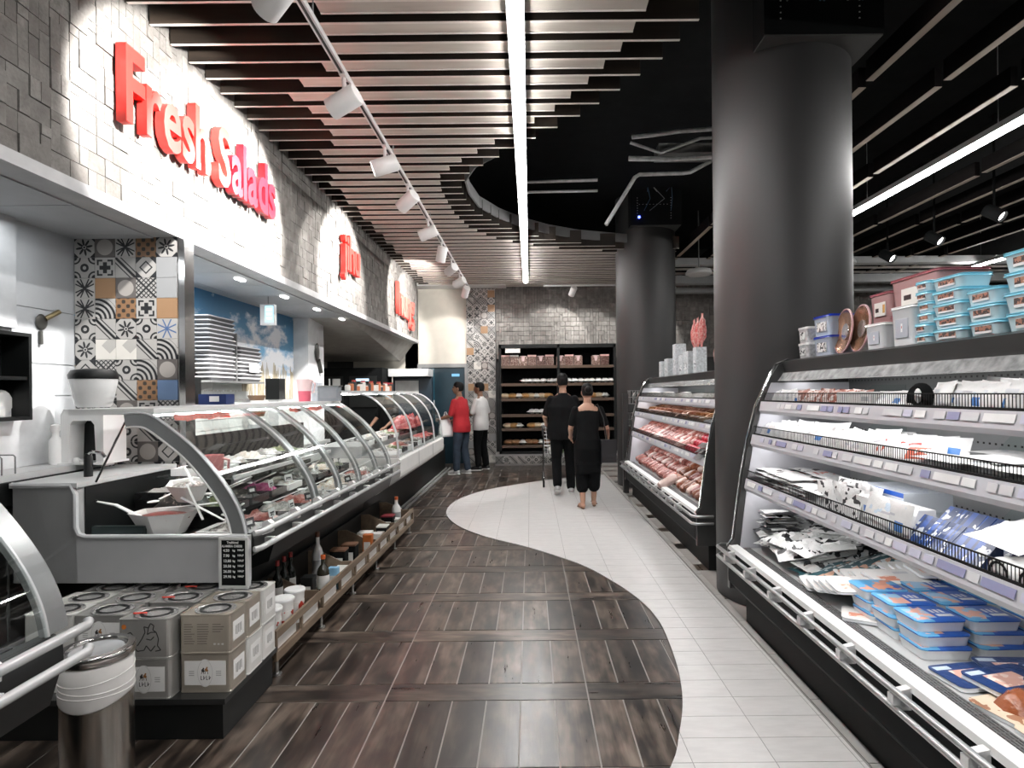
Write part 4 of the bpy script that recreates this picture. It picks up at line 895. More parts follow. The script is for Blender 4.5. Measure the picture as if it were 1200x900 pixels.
for j, (y, x) in enumerate(((3.42, 1.86), (3.25, 1.86))):
    t = thing('round_tray', ('left', 'right')[j]+' round coppery foil tray standing on edge on the near case', 'tray', (x, y, TZ+.135), -.15)
    M = Matrix.Rotation(.12, 4, 'Y')
    MB().lathe([(.0, .012), (.05, .012), (.062, .004), (.10, .0), (.125, -.012), (.13, -.008), (.128, 0), (.105, .012), (.066, .016), (.0, .02)], 36, axis='x', sy=1.0).xf(M).build('tray', mat('copper_foil', (.62, .36, .24), .2, .7, .35, 12), t, smooth=True)
    MB().lathe([(.0, -.002), (.048, -.002), (.05, .004), (.0, .006)], 30, axis='x').xf(M).build('silver_centre', mat('foil_silver', (.75, .70, .66), .2, .8, .2), t, smooth=True)
    MB().lathe([(.128, -.014), (.134, -.012), (.134, -.004), (.128, -.002), (.128, -.014)], 36, axis='x', caps=False).xf(M).build('rim', mat('pink_rim', (.62, .38, .40), .3), t, smooth=True)
# --- far case: sausages, cheeses
FX = .09
def capsule(r, L, n=12): return MB().lathe([(.0, -L/2), (r*.45, -L/2), (r*.9, -L/2+r*.35), (r, -L/2+r), (r, L/2-r), (r*.9, L/2-r*.35), (r*.45, L/2), (.0, L/2)], n, axis='x')
def saus(name, a, b2):
    m, nt, b = newmat(name, .3); f = noise(nt, coord(nt, 'Object', True), 38, 3); c = ramp(nt, f, [(.35, a), (.6, b2), (.72, (.75, .62, .56))])
    r_ = rnd(nt); c = mixc(nt, r_*.75, c, tuple(q*.5 for q in a)); c = mixc(nt, ((r_*7.3).fr() > .76)*.55, c, (.72, .60, .55)) if name.startswith('sausage') else c; nt.links.new(c, b.inputs['Base Color']); return m
sa1 = saus('sausage_pink', (.22, .055, .045), (.40, .15, .12)); sa2 = saus('sausage_brown', (.15, .035, .014), (.30, .10, .04)); sa3 = saus('sausage_red', (.20, .02, .025), (.32, .06, .055))
sm = [capsule(.040, .15).mesh('sausage', q, True) for q in (sa1, sa2, sa1)]
def slope(k, d): return (1.54+FX+.115*d, .555+.075*d) if k < 0 else (SH[k][0]+FX+.10+.10*d, Zs[k]+.045+.055*d)
for d in range(3):
    y = 8.6; i_ = -1
    while y > 5.15:
        i_ += 1
        x, z = slope(-1, d)
        item('sausage', 'plump sausage, %s deck row of the farther case, %s from the far end' % (ordn(d), ordn(i_)), 'sausage', sm[1] if (y < 6.6 and RD.random() < .75) else RD.choice((sm[0], sm[2])), (x+RD.uniform(-.012, .012), y+RD.uniform(-.015, .015), z+RD.uniform(0, .02)), (0, -.5+RD.uniform(-.15, .15), RD.uniform(-.45, .45)), 'sausages on the deck of the farther case'); y -= .094
    y = 8.6; i_ = -1
    while y > 6.05 and d < 3:
        i_ += 1
        x, z = slope(0, d)
        item('sausage', 'reddish sausage, %s row of the farther lowest shelf, %s from the far end' % (ordn(d), ordn(i_)), 'sausage', sm[0], (x+RD.uniform(-.012, .012), y+RD.uniform(-.015, .015), z+RD.uniform(0, .015)), (0, -.45+RD.uniform(-.12, .12), RD.uniform(-.4, .4)), 'sausages on the lowest shelf of the farther case'); y -= .094
item('sausage', 'single thick sausage sliding over the front edge of the farther deck', 'sausage', capsule(.05, .24).mesh('sausage', sa1, True), (1.50, 6.35, .56), (0, -.45, .1))
edb = MB().ball((0, 0, 0), .044, 14, 9).mesh('red_cheese', mat('red_wax', (.42, .03, .05), .28, 0, .2, rand=.4), True)
for d in range(3):
    for j in range(9): item('red_cheese', 'round red wax cheese, %s row from the front, %s from the far end' % (ordn(d), ordn(j)), 'cheese', edb, (SH[0][0]+FX+.11+.085*d, 5.95-.094*j, Zs[0]+.05+.05*d), (0, 0, RD.uniform(0, 6)), 'red wax cheeses')
sl_ = [P(pillow(.20, .15, .05, seed=51, crimp=.05), 'ham_pack', saus('ham_pack_pink', (.42, .18, .12), (.70, .50, .40))), P(pillow(.20, .15, .05, seed=52, crimp=.05), 'ham_pack', saus('ham_pack_tan', (.30, .13, .05), (.60, .40, .25)))]
for d in range(3):
    for j in range(24):
        item('meat_pack', 'meat pack on the farther middle shelf, %s row, %s from the far end' % (ordn(d), ordn(j)), 'pack', sl_[1 if (j > 16 and j < 21) or j < 3 else 0] if j < 21 else pouchA[0], (SH[1][0]+FX+.12+.13*d, 8.6-.148*j, Zs[1]+.03+.03*d), (RD.uniform(-.2, .2), .35, PI/2+RD.uniform(-.3, .3)), 'meat packs on the middle shelf of the farther case')
ch = [MB().lathe([(0, 0), (.06, 0), (.075, .02), (.075, .07), (.055, .10), (0, .105)], 14).mesh('cheese', mat('white_cheese', (.80, .79, .75), .5, 0, .04), True), P(pillow(.17, .12, .06, seed=61), 'cheese', pw1)]
for d in range(2):
    for j in range(22): item('white_cheese', 'white cheese on the farther top shelf, %s row, %s from the far end' % (ordn(d), ordn(j)), 'cheese', RD.choice(ch), (SH[2][0]+FX+.12+.14*d, 8.55-.155*j+RD.uniform(-.02, .02), Zs[2]+(.0)), (0, 0, RD.uniform(-.4, .4)), 'white cheeses on the top shelf of the farther case', RD.uniform(.8, 1.15))
lowp = P(pillow(.18, .14, .03, seed=64), 'flat_pack', pw1)
for d in range(3):
    for j in range(2): item('white_pack', 'white striped pack by the red cheeses, %s row, %s from the left' % (ordn(d), ordn(j)), 'pack', lowp, (SH[0][0]+FX+.05+.02*d, 5.3-.10*j, Zs[0]+.03+.05*d), (0, .3, PI/2), 'white packs by the red cheeses')
# on top of the far case
pcv = mat('pale_carton', (.55, .58, .60), .5, 0, .25, 40)
for j, (y, x, w, d, h) in enumerate([(8.35, 1.95, .16, .14, .22), (8.0, 1.95, .20, .14, .24), (7.75, 2.0, .16, .14, .42), (7.35, 1.98, .2, .14, .25), (7.0, 1.95, .22, .14, .27), (6.75, 1.98, .14, .12, .30)]):
    t = thing('carton', ('low pale carton farthest left on top of the farther case', 'pale carton second from the left on the farther case', 'tall narrow pale carton on the farther case', 'pale carton below the red packs', 'wide pale carton with markings under the red packs', 'pale carton next to the dark gap on the farther case')[j], 'carton', (x, y, TZ))
    MB().box(-d/2, d/2, -w/2, w/2, 0, h).build('carton_body', pcv, t); MB().box(-d/2-.002, -d/2, -w*.35, w*.35, h*.2, h*.5).build('label', printmat('carton_label', (.75, .76, .78), [], axes='yz', blotch=[(0, 1, 0, 1, (.08, .1, .12), 30, .55)]), t)
rp_ = P(pillow(.40, .13, .10, 10, seed=71), 'red_pack', saus('red_white_pack', (.55, .05, .05), (.72, .40, .36)))
for j, (y, hz) in enumerate(((7.06, .27), (6.93, .27), (6.76, .30))): item('red_pack', ('left', 'middle', 'right')[j]+' tall red and white pack standing on the pale cartons', 'pack', rp_, (1.96, y, TZ+hz+.20), (PI/2, PI/2-.15*(j-1), PI/2-.1), None)
for j in range(3): item('pink_pack', ('left', 'middle', 'right')[j]+' pink and brown pack right of the dark gap on the farther case', 'pack', P(pillow(.30, .15, .09, 10, seed=73), 'pink_pack', saus('pink_brown_pack', (.20, .07, .06), (.62, .42, .38))) if j == 0 else C.objects['pink_pack'].data, (1.92, 6.05-.17*j, TZ+.16), (PI/2, PI/2, PI/2))
# silver snack bags in the baskets
sb = P(pillow(.20, .15, .08, 8, seed=81), 'snack_bag', mat('silver_film', (.62, .63, .63), .25, .7, .5, 18))
for q, (z, w) in enumerate(((1.36, 'upper'), (1.02, 'middle'), (.62, 'lower'))):
    for k in range(4): item('snack_bag', 'silver snack bag in the %s wire basket, %s from the left' % (w, ordn(k)), 'bag', sb, (1.57+.06*k, 8.92, z+.11), (PI/2, 0, PI/2+RD.uniform(-.15, .15)), 'snack bags in the '+w+' basket')
# ================================================================ TINS, BIN, SIGN
pf = thing('display_platform', 'low black platform carrying the stacked tins in front of the deli counter', 'platform', (-1.38, 2.60, 0))
MB().box(-1.05, -.02, .02, .52, 0, .165).build('base', black, pf); MB().box(-1.06, 0, 0, .535, .165, .19).build('top_board', mat('platform_top', (.02, .021, .021), .3), pf)
tinA = mat('tin_silver', (.50, .49, .47), .3, .65, .1, 5); tinB = mat('tin_champagne', (.50, .45, .38), .3, .6, .1, 5); tinC = mat('tin_white', (.70, .69, .66), .4, .2, .05)
labw = mat('tin_label_white', (.80, .79, .77), .4, 0, .03); inkb = mat('print_black', (.03, .028, .026), .5); inkbr = mat('print_brown', (.34, .15, .045), .5); inkg = mat('print_grey', (.42, .41, .40), .5); oran = mat('sticker_orange', (.62, .19, .03), .5); redl = mat('tin_handle_red', (.62, .05, .03), .4)
TWD, TDP, THT = .236, .155, .178
def rr2(w, h, r, n=4):
    o = []
    for cx, cy, a0 in ((w/2-r, h/2-r, 0), (-w/2+r, h/2-r, 90), (-w/2+r, -h/2+r, 180), (w/2-r, -h/2+r, 270)):
        for k in range(n): a = math.radians(a0+90*k/(n-1)); o.append((cx+r*math.cos(a), cy+r*math.sin(a)))
    return o
def tinbody():
    mb = MB(); P_ = [(1.0, 0), (1.0, .004), (.985, .008), (.985, .170), (1.0, .174), (1.0, THT), (.96, THT), (.955, THT-.004)]; vs = []
    for s_, z in P_: vs += [(x*s_, y*s_, z) for x, y in rr2(TWD, TDP, .016)]
    k = len(rr2(TWD, TDP, .016)); n = len(P_)
    return mb.add(vs, [(i*k+j, i*k+(j+1) % k, (i+1)*k+(j+1) % k, (i+1)*k+j) for i in range(n-1) for j in range(k)]+[tuple(range(k-1, -1, -1)), tuple(range((n-1)*k, n*k))])
tbm = {q.name: tinbody().mesh('tin_body', q) for q in (tinA, tinB, tinC)}
lidm_ = MB().lathe([(.092, 0), (.092, .006), (.086, .006), (.084, .002), (.0, .002)], 28, sy=.76).mesh('lid', [mat('tin_lid', (.62, .61, .60), .25, .7)], True)
ringm = MB().lathe([(.068, .001), (.070, .0068), (.058, .0068), (.057, .001), (.068, .001)], 28, sy=.80, caps=False).mesh('lid_dark_ring', black, True)  # black ring on top of the tin lid
def emblem(mb, cx, cz, s, d):     # two riders, drawn as ribbons: 1 black, 2 brown
    def poly(pts, mi): mb.add([(cx+x*s, d, cz+z*s) for x, z in pts], [tuple(range(len(pts)))], mi)
    poly([(-.9, -.4), (-.3, -.5), (.0, -.1), (-.3, .2), (-.2, .6), (-.5, .8), (-.7, .4), (-1, .2)], 1); poly([(0, -.1), (.7, -.4), (.9, .1), (.6, .4), (.8, .9), (.4, 1.0), (.2, .5), (-.1, .4)], 2)
    for a, b2 in (((-.8, -.4), (-1, -1)), ((-.4, -.45), (-.3, -1)), ((.1, -.1), (.0, -.9)), ((.7, -.4), (.8, -1))): seg((cx+a[0]*s, cz+a[1]*s), (cx+b2[0]*s, cz+b2[1]*s), .15*s, d, mb, 1)
def label_plate():
    mb = MB(); w, h, d = TWD*.80, THT*.62, -.0
    mb.box(-w/2, w/2, -.0012, 0, -h/2, h/2, 0)
    n = 24; mb.add([(math.cos(2*PI*k/n)*.036, -.0016, math.sin(2*PI*k/n)*h*.58) for k in range(n)], [tuple(range(n))], 0)
    for k in range(n):
        a, b2 = 2*PI*k/n, 2*PI*(k+1)/n
        if abs(math.sin(a)) < .92: seg((math.cos(a)*.034, math.sin(a)*h*.54), (math.cos(b2)*.034, math.sin(b2)*h*.54), .0012, -.002, mb, 3)
    emblem(mb, 0, .012, .017, -.0022)
    for k in range(4): x = -.02+.0125*k; mb.add([(x, -.0022, -.030), (x+.003, -.0022, -.030), (x+.003, -.0022, -.012), (x, -.0022, -.012)], [(0, 1, 2, 3)], 1); seg((x, -.030), (x+.008, -.018 if k % 2 else -.030), .003, -.0022, mb, 1)
    for sx in (-1, 1):
        for k in range(3): seg((sx*.062-.012, .008-.009*k), (sx*.062+.012, .008-.009*k), .004, -.002, mb, 3)
    return mb.mesh('front_label', [labw, inkb, inkbr, inkg])
def text_plate():
    mb = MB()
    for c_, (x0, x1) in enumerate(((-.095, -.045), (-.035, .02), (.035, .09))):
        for k in range(9 if c_ < 2 else 4): seg((x0, .045-.011*k), (x1-RD.uniform(0, .018), .045-.011*k), .0045, -.0012, mb, 1)
    for k in range(3): seg((.04+.018*k, -.045), (.05+.018*k, -.045), .008, -.0012, mb, 0)
    return mb.mesh('front_label', [labw, mat('print_brown_grey', (.22, .19, .16), .5)])
def rider_plate():
    mb = MB(); L1 = [(-.085, .02), (-.06, .03), (-.045, .01), (-.05, -.02), (-.03, -.03), (-.01, .0), (.005, .03), (.0, .055), (.02, .05), (.015, .02), (.03, .03), (.055, .03), (.065, .0), (.06, -.03), (.075, -.05), (.05, -.055)]
    L2 = [(-.085, .02), (-.09, -.02), (-.07, -.05), (-.05, -.03), (-.03, -.055), (.0, -.05), (.01, -.03), (.03, -.055), (.05, -.03)]; L3 = [(.02, .05), (.03, .07), (.045, .06), (.04, .04), (.055, .03)]; L4 = [(-.07, .01), (-.055, -.01), (-.06, -.04)]; L5 = [(.01, .0), (.03, -.005), (.045, .01)]
    for L_ in (L1, L2, L3, L4, L5):
        for a, b2 in zip(L_, L_[1:]): seg(a, b2, .0045, -.0012, mb, 0)
    n = 14; mb.add([(-.09+.011*math.cos(2*PI*k/n), -.0014, .055+.011*math.sin(2*PI*k/n)) for k in range(n)], [tuple(range(n))], 1)
    n = 18; mb.add([(-.085+.022*math.cos(2*PI*k/n), -.0016, -.03+.022*math.sin(2*PI*k/n)) for k in range(n)], [tuple(range(n))], 2)
    return mb.mesh('front_label', [inkb, oran, labw])
PL = {'emblem': label_plate(), 'text': text_plate(), 'rider': rider_plate()}
sidel = MB().box(-.0012, 0, -TDP*.33, TDP*.33, -THT*.25, THT*.25).mesh('side_label', labw)
sidei = MB()
for k in range(5): sidei.box(-.0005, .0008, -.03+.012*k, -.026+.012*k, -.02-.004*(k % 2), .02)
sidei = sidei.mesh('side_print', inkg)
hnd = MB().tube([(-.03, -.01, .004), (-.045, -.025, .009), (-.075, -.03, .009), (-.085, -.015, .006)], .006, 6, flat=.6).mesh('red_handle', redl, True)
def tin(label, x, y, z, body, plate, handle=False, rz=0):
    t = thing('food_tin', label, 'tin', (x, y, z), rz, 'stacked food tins')
    inst('tin_body', tbm[body.name], t); inst('lid', lidm_, t, (.01, .0, THT-.003)); inst('lid_ring', ringm, t, (.01, 0, THT-.003))
    if plate:
        o = inst('printed_text' if plate == 'text' else 'front_label', PL[plate], t, (0, -TDP*.4925, THT*.5))
        if plate == 'text': stuff(o)
    if body is tinB or x > -1.6: inst('side_label', sidel, t, (TWD*.4925+.001, 0, THT*.5)); inst('side_print', sidei, t, (TWD*.4925+.002, 0, THT*.5))
    if handle: inst('red_handle', hnd, t, (0, 0, THT))
    return t
z0, z1, xs = .191, .191+THT+.001, [-1.50, -1.745, -1.985, -2.225]
RW = [2.735, 2.893, 3.05]
tin('bottom tin with emblem label at the front right corner of the stack', xs[0], RW[0], z0, tinB, 'emblem')
tin('top tin with printed text at the front right corner of the stack', xs[0]+.002, RW[0]-.004, z1, tinB, 'text')
tin('bottom tin second from the front along the aisle side of the stack', xs[0]+.004, RW[1], z0, tinC, None); tin('top tin second from the front along the aisle side of the stack', xs[0], RW[1], z1, tinB, 'text')
tin('bottom tin third from the front along the aisle side of the stack', xs[0]+.002, RW[2], z0, tinC, None); tin('top tin third from the front, behind the price board', xs[0]+.006, RW[2], z1, tinC, None)
tin('bottom tin with emblem label and orange dot right of the steel bin', xs[1], RW[0]-.055, z0, tinA, 'emblem'); tin('top tin with line drawing of riders and red handle', xs[1], RW[0]-.05, z1, tinA, 'rider', True)
tin('top tin with orange handle right behind the rider tin', xs[1], RW[1], z1, tinA, None, True); tin('top tin with red handle in the back row left of the price board', xs[1]+.02, RW[2], z1, tinA, None, True)
tin('top tin with emblem label half hidden behind the steel bin', xs[2], RW[0], z1, tinA, 'emblem'); tin('bottom tin hidden behind the steel bin lid', xs[2], RW[0], z0, tinA, 'emblem')
tin('bottom tin under the orange handled one behind the rider tin', xs[1], RW[1], z0, tinA, None); tin('bottom tin in the back row left of the price board', xs[1]+.02, RW[2], z0, tinA, None)
for k_, r_ in enumerate(('second', 'back')):
    for c_ in (2, 3): tin('hidden bottom tin of the %s row, %s column from the aisle' % (r_, ('third', 'fourth')[c_-2]), xs[c_], RW[k_+1], z0, tinA, None)
tin('top tin in the second row behind the emblem tin near the bin', xs[2], RW[1], z1, tinA, None); tin('top tin in the back row against the grey panel above the bin', xs[2]-.01, RW[2]-.01, z1, tinA, None)
tin('top white tin left of the bin, beside the cut off counter', xs[3], RW[0]+.01, z1, tinC, None); tin('bottom white tin left of the bin under the white one', xs[3], RW[0]+.01, z0, tinC, None)
tin('top tin second row at the left end of the stack', xs[3], RW[1]+.01, z1, tinC, None); tin('top tin back row at the left end of the stack', xs[3]+.03, RW[2], z1, tinA, None)
bn = thing('litter_bin', 'round steel litter bin with white liner folded over its rim', 'bin', (-1.715, 2.285, 0))
MB().lathe([(.121, 0), (.121, .44), (.121, .52), (.116, .52), (.116, .02)], 40).build('bin_body', mat('bin_steel', (.52, .49, .45), .22, 1, .12, 7, stretch=(6, 6, .05)), bn, smooth=True)
lr = MB(); pr = [(.1225, .375), (.124, .38), (.1235, .43), (.124, .47), (.1235, .52), (.118, .53), (.112, .50)]
q = MB().lathe(pr[:], 40); q.v = [(x*(1+.004*math.sin(5*math.atan2(y, x))*(z < .45)), y*(1+.004*math.sin(4*math.atan2(y, x))*(z < .45)), z+(.014*math.sin(2*math.atan2(y, x)+1) if z < .40 else 0)) for x, y, z in q.v]
lrr = q.build('bin_liner', mat('liner_plastic', (.68, .66, .64), .35, 0, .06), bn, smooth='all')
for zz, aa in ((.41, .01), (.44, .014), (.475, .012)): MB().tube([(.1245*math.cos(2*PI*k/36), .1245*math.sin(2*PI*k/36), zz+aa*math.sin(2*PI*k/36+zz*40)) for k in range(37)], .0016, 4).build('liner_crease', MT['liner_plastic'], lrr)
MB().lathe([(.127, .53), (.130, .535), (.130, .562), (.126, .567), (.102, .568), (.098, .56), (.098, .53)], 40).build('bin_ring', mat('bin_ring_steel', (.66, .64, .62), .16, 1, .08), bn, smooth=True)
MB().lathe([(.100, .545), (.09, .556), (.06, .548), (.0, .546)], 36).build('swing_lid', mat('bin_lid_grey', (.42, .43, .44), .2, .4), bn, smooth=True)
# price board leaning on the counter corner
sg = thing('price_board', 'small black price board in a white frame above the tins', 'sign', (-1.535, 2.985, .555), -.06)
f = MB(); Wd, Hd = .155, .262
f.box(-Wd/2, Wd/2, 0, .012, 0, .016).box(-Wd/2, Wd/2, 0, .012, Hd-.012, Hd).box(-Wd/2, -Wd/2+.013, 0, .012, .016, Hd-.012).box(Wd/2-.013, Wd/2, 0, .012, .016, Hd-.012); f.build('frame', mat('frame_white', (.66, .67, .65), .4, .1), sg)
bd = MB().box(-Wd/2+.013, Wd/2-.013, .004, .010, .016, Hd-.012).build('board', blackm, sg)
chalk = mat('board_lettering', (.78, .79, .76), .6)
for s_, x, z, sz in [('Traditional', -.035, .232, .017), ('ALAMBRA CHEESE', -.063, .213, .0165)]+[(p_, -.055, .19-.027*k, .019) for k, p_ in enumerate(['4.50', '7.90', '13.80', '20.50', '26.00', '29.90'])]+[('kg', -.005, .192-.027*k, .014) for k in range(6)]+[('HALF', .022, .194-.027*k, .0135) for k in range(6)]:
    inst('lettering', text_mesh(s_, sz, .0004, chalk, .0004, .82 if sz > .0162 and len(s_) > 6 else 1), bd, (x, .0035, z), (PI/2, 0, 0))
# ================================================================ LOW WOODEN RACK AND WHAT STANDS IN IT
rk = thing('wooden_rack', 'long low wooden rack with steel feet under the deli counter', 'rack', (-1.40, 3.14, 0), -.0195); RL = 3.36
rw = woodmat('rack_wood', [(.3, (.10, .068, .045)), (.5, (.20, .145, .10)), (.7, (.30, .235, .17))], 1, .5, 6, .2, .3)
MB().box(-.36, 0, 0, RL, .125, .14).build('base_board', rw, rk)
MB().box(0, .016, 0, RL, .105, .150).build('front_board', rw, rk); MB().box(0, .016, 0, RL, .225, .27).build('front_board', rw, rk)
for k in range(11): MB().box(-.001, .015, RL*k/10-.016*(k == 10), RL*k/10+.018, .150, .225).build('front_post', rw, rk)
wc = mat('card_white', (.74, .72, .68), .6, 0, .05)
for k in range(10): MB().box(-.012, -.006, RL*k/10+.03, RL*k/10+.30, .15, .222).build('price_card', wc, rk)
for k in range(6): MB().prism([(-.36, .14), (-.36, .34), (-.28, .345), (-.18, .30), (-.10, .26), (-.02, .262), (-.02, .14)], 'y', .66*k+.02, .66*k+.034).build('divider', rw, rk)
MB().box(-.37, -.355, 0, RL, .14, .36).build('rear_board', black, rk)
for k in range(6):
    fo = MB().tube([(-.02, .08+.645*k, .0), (-.02, .08+.645*k, .125)], .010, 8).lathe([(.026, 0), (.026, .008), (.012, .012)], 12, (-.02, .08+.645*k, 0)).build('foot', steel, rk, smooth=True)
def rc(y, x=0): return (-1.40+x+.0195*(y-3.1), y)
pail = MB().lathe([(.048, 0), (.058, .15), (.060, .152)], 24).mesh('pail_body', mat('pail_white', (.74, .73, .71), .4, 0, .03), True); plid_ = MB().lathe([(.063, .148), (.064, .156), (.06, .162), (0, .162)], 24).mesh('pail_lid', white, True)
plb = MB().lathe([(.0545, .05), (.0572, .105)], 24).mesh('pail_label', printmat('pail_print', (.72, .70, .66), [], axes='xz', blotch=[(0, 1, 0, 1, (.45, .05, .03), 30, .55)]), True)
for j, y in enumerate((3.30, 3.46, 3.62)):
    x, yy = rc(y, -.09); t = thing('pail', ('nearest white lidded pail in the wooden rack beside the tins', 'middle white lidded pail in the wooden rack', 'farthest white lidded pail in the wooden rack')[j], 'pail', (x, yy, .141), 0, 'white pails'); t.scale = (1, 1, 1.25)
    inst('pail_body', pail, t); inst('pail_lid', plid_, t); inst('pail_label', plb, t)
def bottle(label, x, y, z, r, h, body, cap, lab=None, neck=.35, group=None):
    t = thing('bottle', label, 'bottle', (x, y, z), 0, group)
    MB().lathe([(r*.9, 0), (r, .01), (r, h*.58), (r*.75, h*.68), (r*neck, h*.76), (r*neck, h*.92)], 16).build('bottle_body', body, t, smooth=True)
    MB().lathe([(r*neck*1.15, h*.90), (r*neck*1.15, h), (0, h)], 12).build('cap', cap, t, smooth=True)
    if lab: MB().lathe([(r*1.01, h*.15), (r*1.015, h*.16), (r*1.015, h*.48), (r*1.01, h*.49)], 16).build('label', lab, t, smooth=True)
wine = mat('wine_glass_dark', (.008, .010, .008), .12); capr = mat('cap_dark_red', (.25, .03, .03), .4); capo = mat('cap_orange', (.60, .12, .03), .4); lw = mat('bottle_label_white', (.72, .71, .68), .5)
for j in range(3):
    x, y = rc(3.78+.10*j, -.27); bottle(('left', 'middle', 'right')[j]+' dark wine bottle of the three at the back of the rack', x, y, .141, .033, .33, wine, capr, lw)
bott = [(4.12, -.10, .042, .27, mat('oil_bottle_dark', (.03, .028, .02), .15), capo, lw, 'dark bottle with orange cap near the front of the rack'), (4.28, -.20, .04, .40, mat('bottle_white', (.68, .67, .65), .35), mat('cap_brown', (.12, .05, .03), .4), mat('label_grey', (.3, .3, .3), .5), 'tall white bottle with dark cap in the middle of the rack'), (6.2, -.10, .048, .31, MT['bottle_white'], capo, mat('label_grey', (.3, .3, .3), .5), 'white bottle with orange cap at the far end of the rack')]
for y, xo, r, h, b_, c_, l_, nm in bott: x, y = rc(y, xo); bottle(nm, x, y, .141, r, h, b_, c_, l_)
def pack(label, y, xo, w, d, h, m, rz=0, lidm=None, z=.141):
    x, y = rc(y, xo); t = thing('grocery_pack', label, 'pack', (x, y, z), rz)
    t2 = MB().prism(rr2(w, d, .008), 'z', 0, h).build('pack_body', m, t)
    MB().box(-w*.35, w*.35, -d/2-.001, -d/2, h*.2, h*.7).build('front_label', lw, t)
    MB().prism(rr2(w*1.03, d*1.03, .008), 'z', h, h+.012).build('lid', lidm or m, t)
ob = mat('carton_orange', (.46, .13, .03), .5); bb = mat('pack_brown', (.14, .07, .04), .5); pbu = mat('pack_light_blue', (.25, .48, .68), .4)
for q in [('small light blue and white carton in front of the tall white bottle', 4.22, -.06, .07, .05, .14, pbu), ('white paper pack lying against the rack front below the light blue carton', 4.42, -.08, .08, .22, .08, wc), ('dark pack between the pails and the orange capped bottle', 3.96, -.14, .08, .08, .16, black),
          ('brown topped black box row behind the second divider, nearer one', 4.62, -.16, .12, .10, .17, blackm, 0, bb), ('brown topped black box row behind the second divider, farther one', 4.78, -.13, .12, .10, .17, blackm, 0, bb), ('orange carton leaning at the third divider of the rack', 5.12, -.08, .08, .07, .16, ob), ('cream pack behind the orange carton in the rack', 5.30, -.16, .12, .12, .14, wc), ('small white tin beside the cream pack in the rack', 5.46, -.10, .09, .09, .09, lw),
          ('black and white pack near the fourth divider of the rack', 5.75, -.12, .10, .16, .10, black, 0, lw), ('low dark pack at the far end of the rack', 5.98, -.13, .12, .12, .15, blackm, 0, mat('lid_dark_red', (.2, .02, .03), .4)), ('white sachet box left of the last bottle in the rack', 6.05, -.06, .06, .10, .10, lw)]: pack(*q)
# ================================================================ FOOD INSIDE THE GLASS COUNTERS
M1 = Matrix.Translation((-1.46, Y1, 0)) @ Matrix.Rotation(ANG, 4, 'Z')
rim_ = mat('tray_black', (.015, .015, .016), .25); trm = {}
FOOD = [((.62, .61, .58), (.10, .09, .08)), ((.02, .02, .02), (.10, .09, .08)), ((.05, .08, .03), (.22, .24, .12)), ((.66, .64, .60), (.05, .05, .05)), ((.30, .05, .04), (.5, .22, .18)), ((.75, .73, .70), (.55, .42, .30)), ((.03, .03, .03), (.62, .60, .58))]
fm = [saus('food_%d' % i, a, b2) for i, (a, b2) in enumerate(FOOD)]; fmag = saus('food_magenta', (.45, .02, .20), (.7, .2, .35)); fmeat = saus('food_red_meat', (.38, .03, .045), (.55, .16, .15))
def mound(w, d, h, seed, lump=.35):
    q = random.Random(seed); n = 9
    return MB().sheet([[((i/n-.5)*w, (j/n-.5)*d, .012+h*(math.sin(PI*i/n)*math.sin(PI*j/n))**.5*(1+lump*q.uniform(-1, 1))) for j in range(n+1)] for i in range(n+1)])
mdm = [mound(.27, .21, .055, i, .5) for i in range(4)]
def foodtray(label, x, y, z, fmat, k, rz=0, M=M1, rot=0, white_tray=False, group=None):
    p = M @ Vector((x, y, z)); t = thing('food_tray', label, 'tray', p, rz, group)
    key = 'w' if white_tray else 'b'
    if key not in trm: trm[key] = MB().box(-.15, .15, -.12, .12, 0, .012).box(-.15, -.135, -.12, .12, .012, .045).box(.135, .15, -.12, .12, .012, .045).box(-.135, .135, -.12, -.108, .012, .045).box(-.135, .135, .108, .12, .012, .045).mesh('tray', white if white_tray else rim_)
    inst('tray', trm[key], t)
    kk = (k, fmat.name)
    if kk not in trm: trm[kk] = mdm[k].mesh('food', fmat, 'all')
    inst('food', trm[kk], t)
cardm = MB().box(-.002, .002, -.035, .035, .03, .08).box(-.003, .003, -.002, .002, 0, .03)
cards = [cardm.mesh('card', printmat('price_card_print', (.78, .78, .77), [(.15, .85, .62, .75, BLK)], axes='yz', blotch=[(.1, .9, .45, .6, BLK, 80, .5)])), cardm.mesh('card', printmat('price_card_black', BLK, [(.2, .8, .55, .8, (.7, .7, .68))], axes='yz'))]
for r in range(3):
    for j in range(10):
        if r > 0 and (j > 8 or j == 0): continue
        fmq = fmag if (r == 1 and j == 3) else fm[(3*j+5*r+j*j) % len(fm)]
        foodtray('food tray in the %s row of the long counter, %s from the near end' % (('front', 'middle', 'rear')[r], ordn(j)), -.22-.26*r, .24+.272*j, .765+.085*r, fmq, j % 4, 0, M1, group='trays in the glass counter', white_tray=(j+r) % 5 == 0)
        p = M1 @ Vector((-.10-.26*r, .20+.272*j, .79+.09*r)); item('price_card', 'price card in the %s row of the long counter, %s from the near end' % (('front', 'middle', 'rear')[r], ordn(j)), 'card', cards[(j+r) % 3 == 0], p, (0, -.2, RD.uniform(-.5, .3)), 'price cards in the glass counter')
        if (j+r) % 2 == 0:
            p = M1 @ Vector((-.24-.26*r, .26+.272*j, .85+.085*r)); o = thing('serving_spoon', 'white serving spoon stuck in the %s row, tray %s from the near end' % (('front', 'middle', 'rear')[r], ordn(j)), 'spoon', p, RD.uniform(-.9, .9), 'serving spoons in the glass counter')
            MB().tube([(-.02, 0, 0), (.06, 0, .03), (.17, 0, .075)], [.011, .008, .009], 6, flat=.5).build('handle', white, o, smooth=True); MB().ball((-.05, 0, -.008), (.035, .022, .008), 10, 6).build('bowl', white, o, smooth=True)
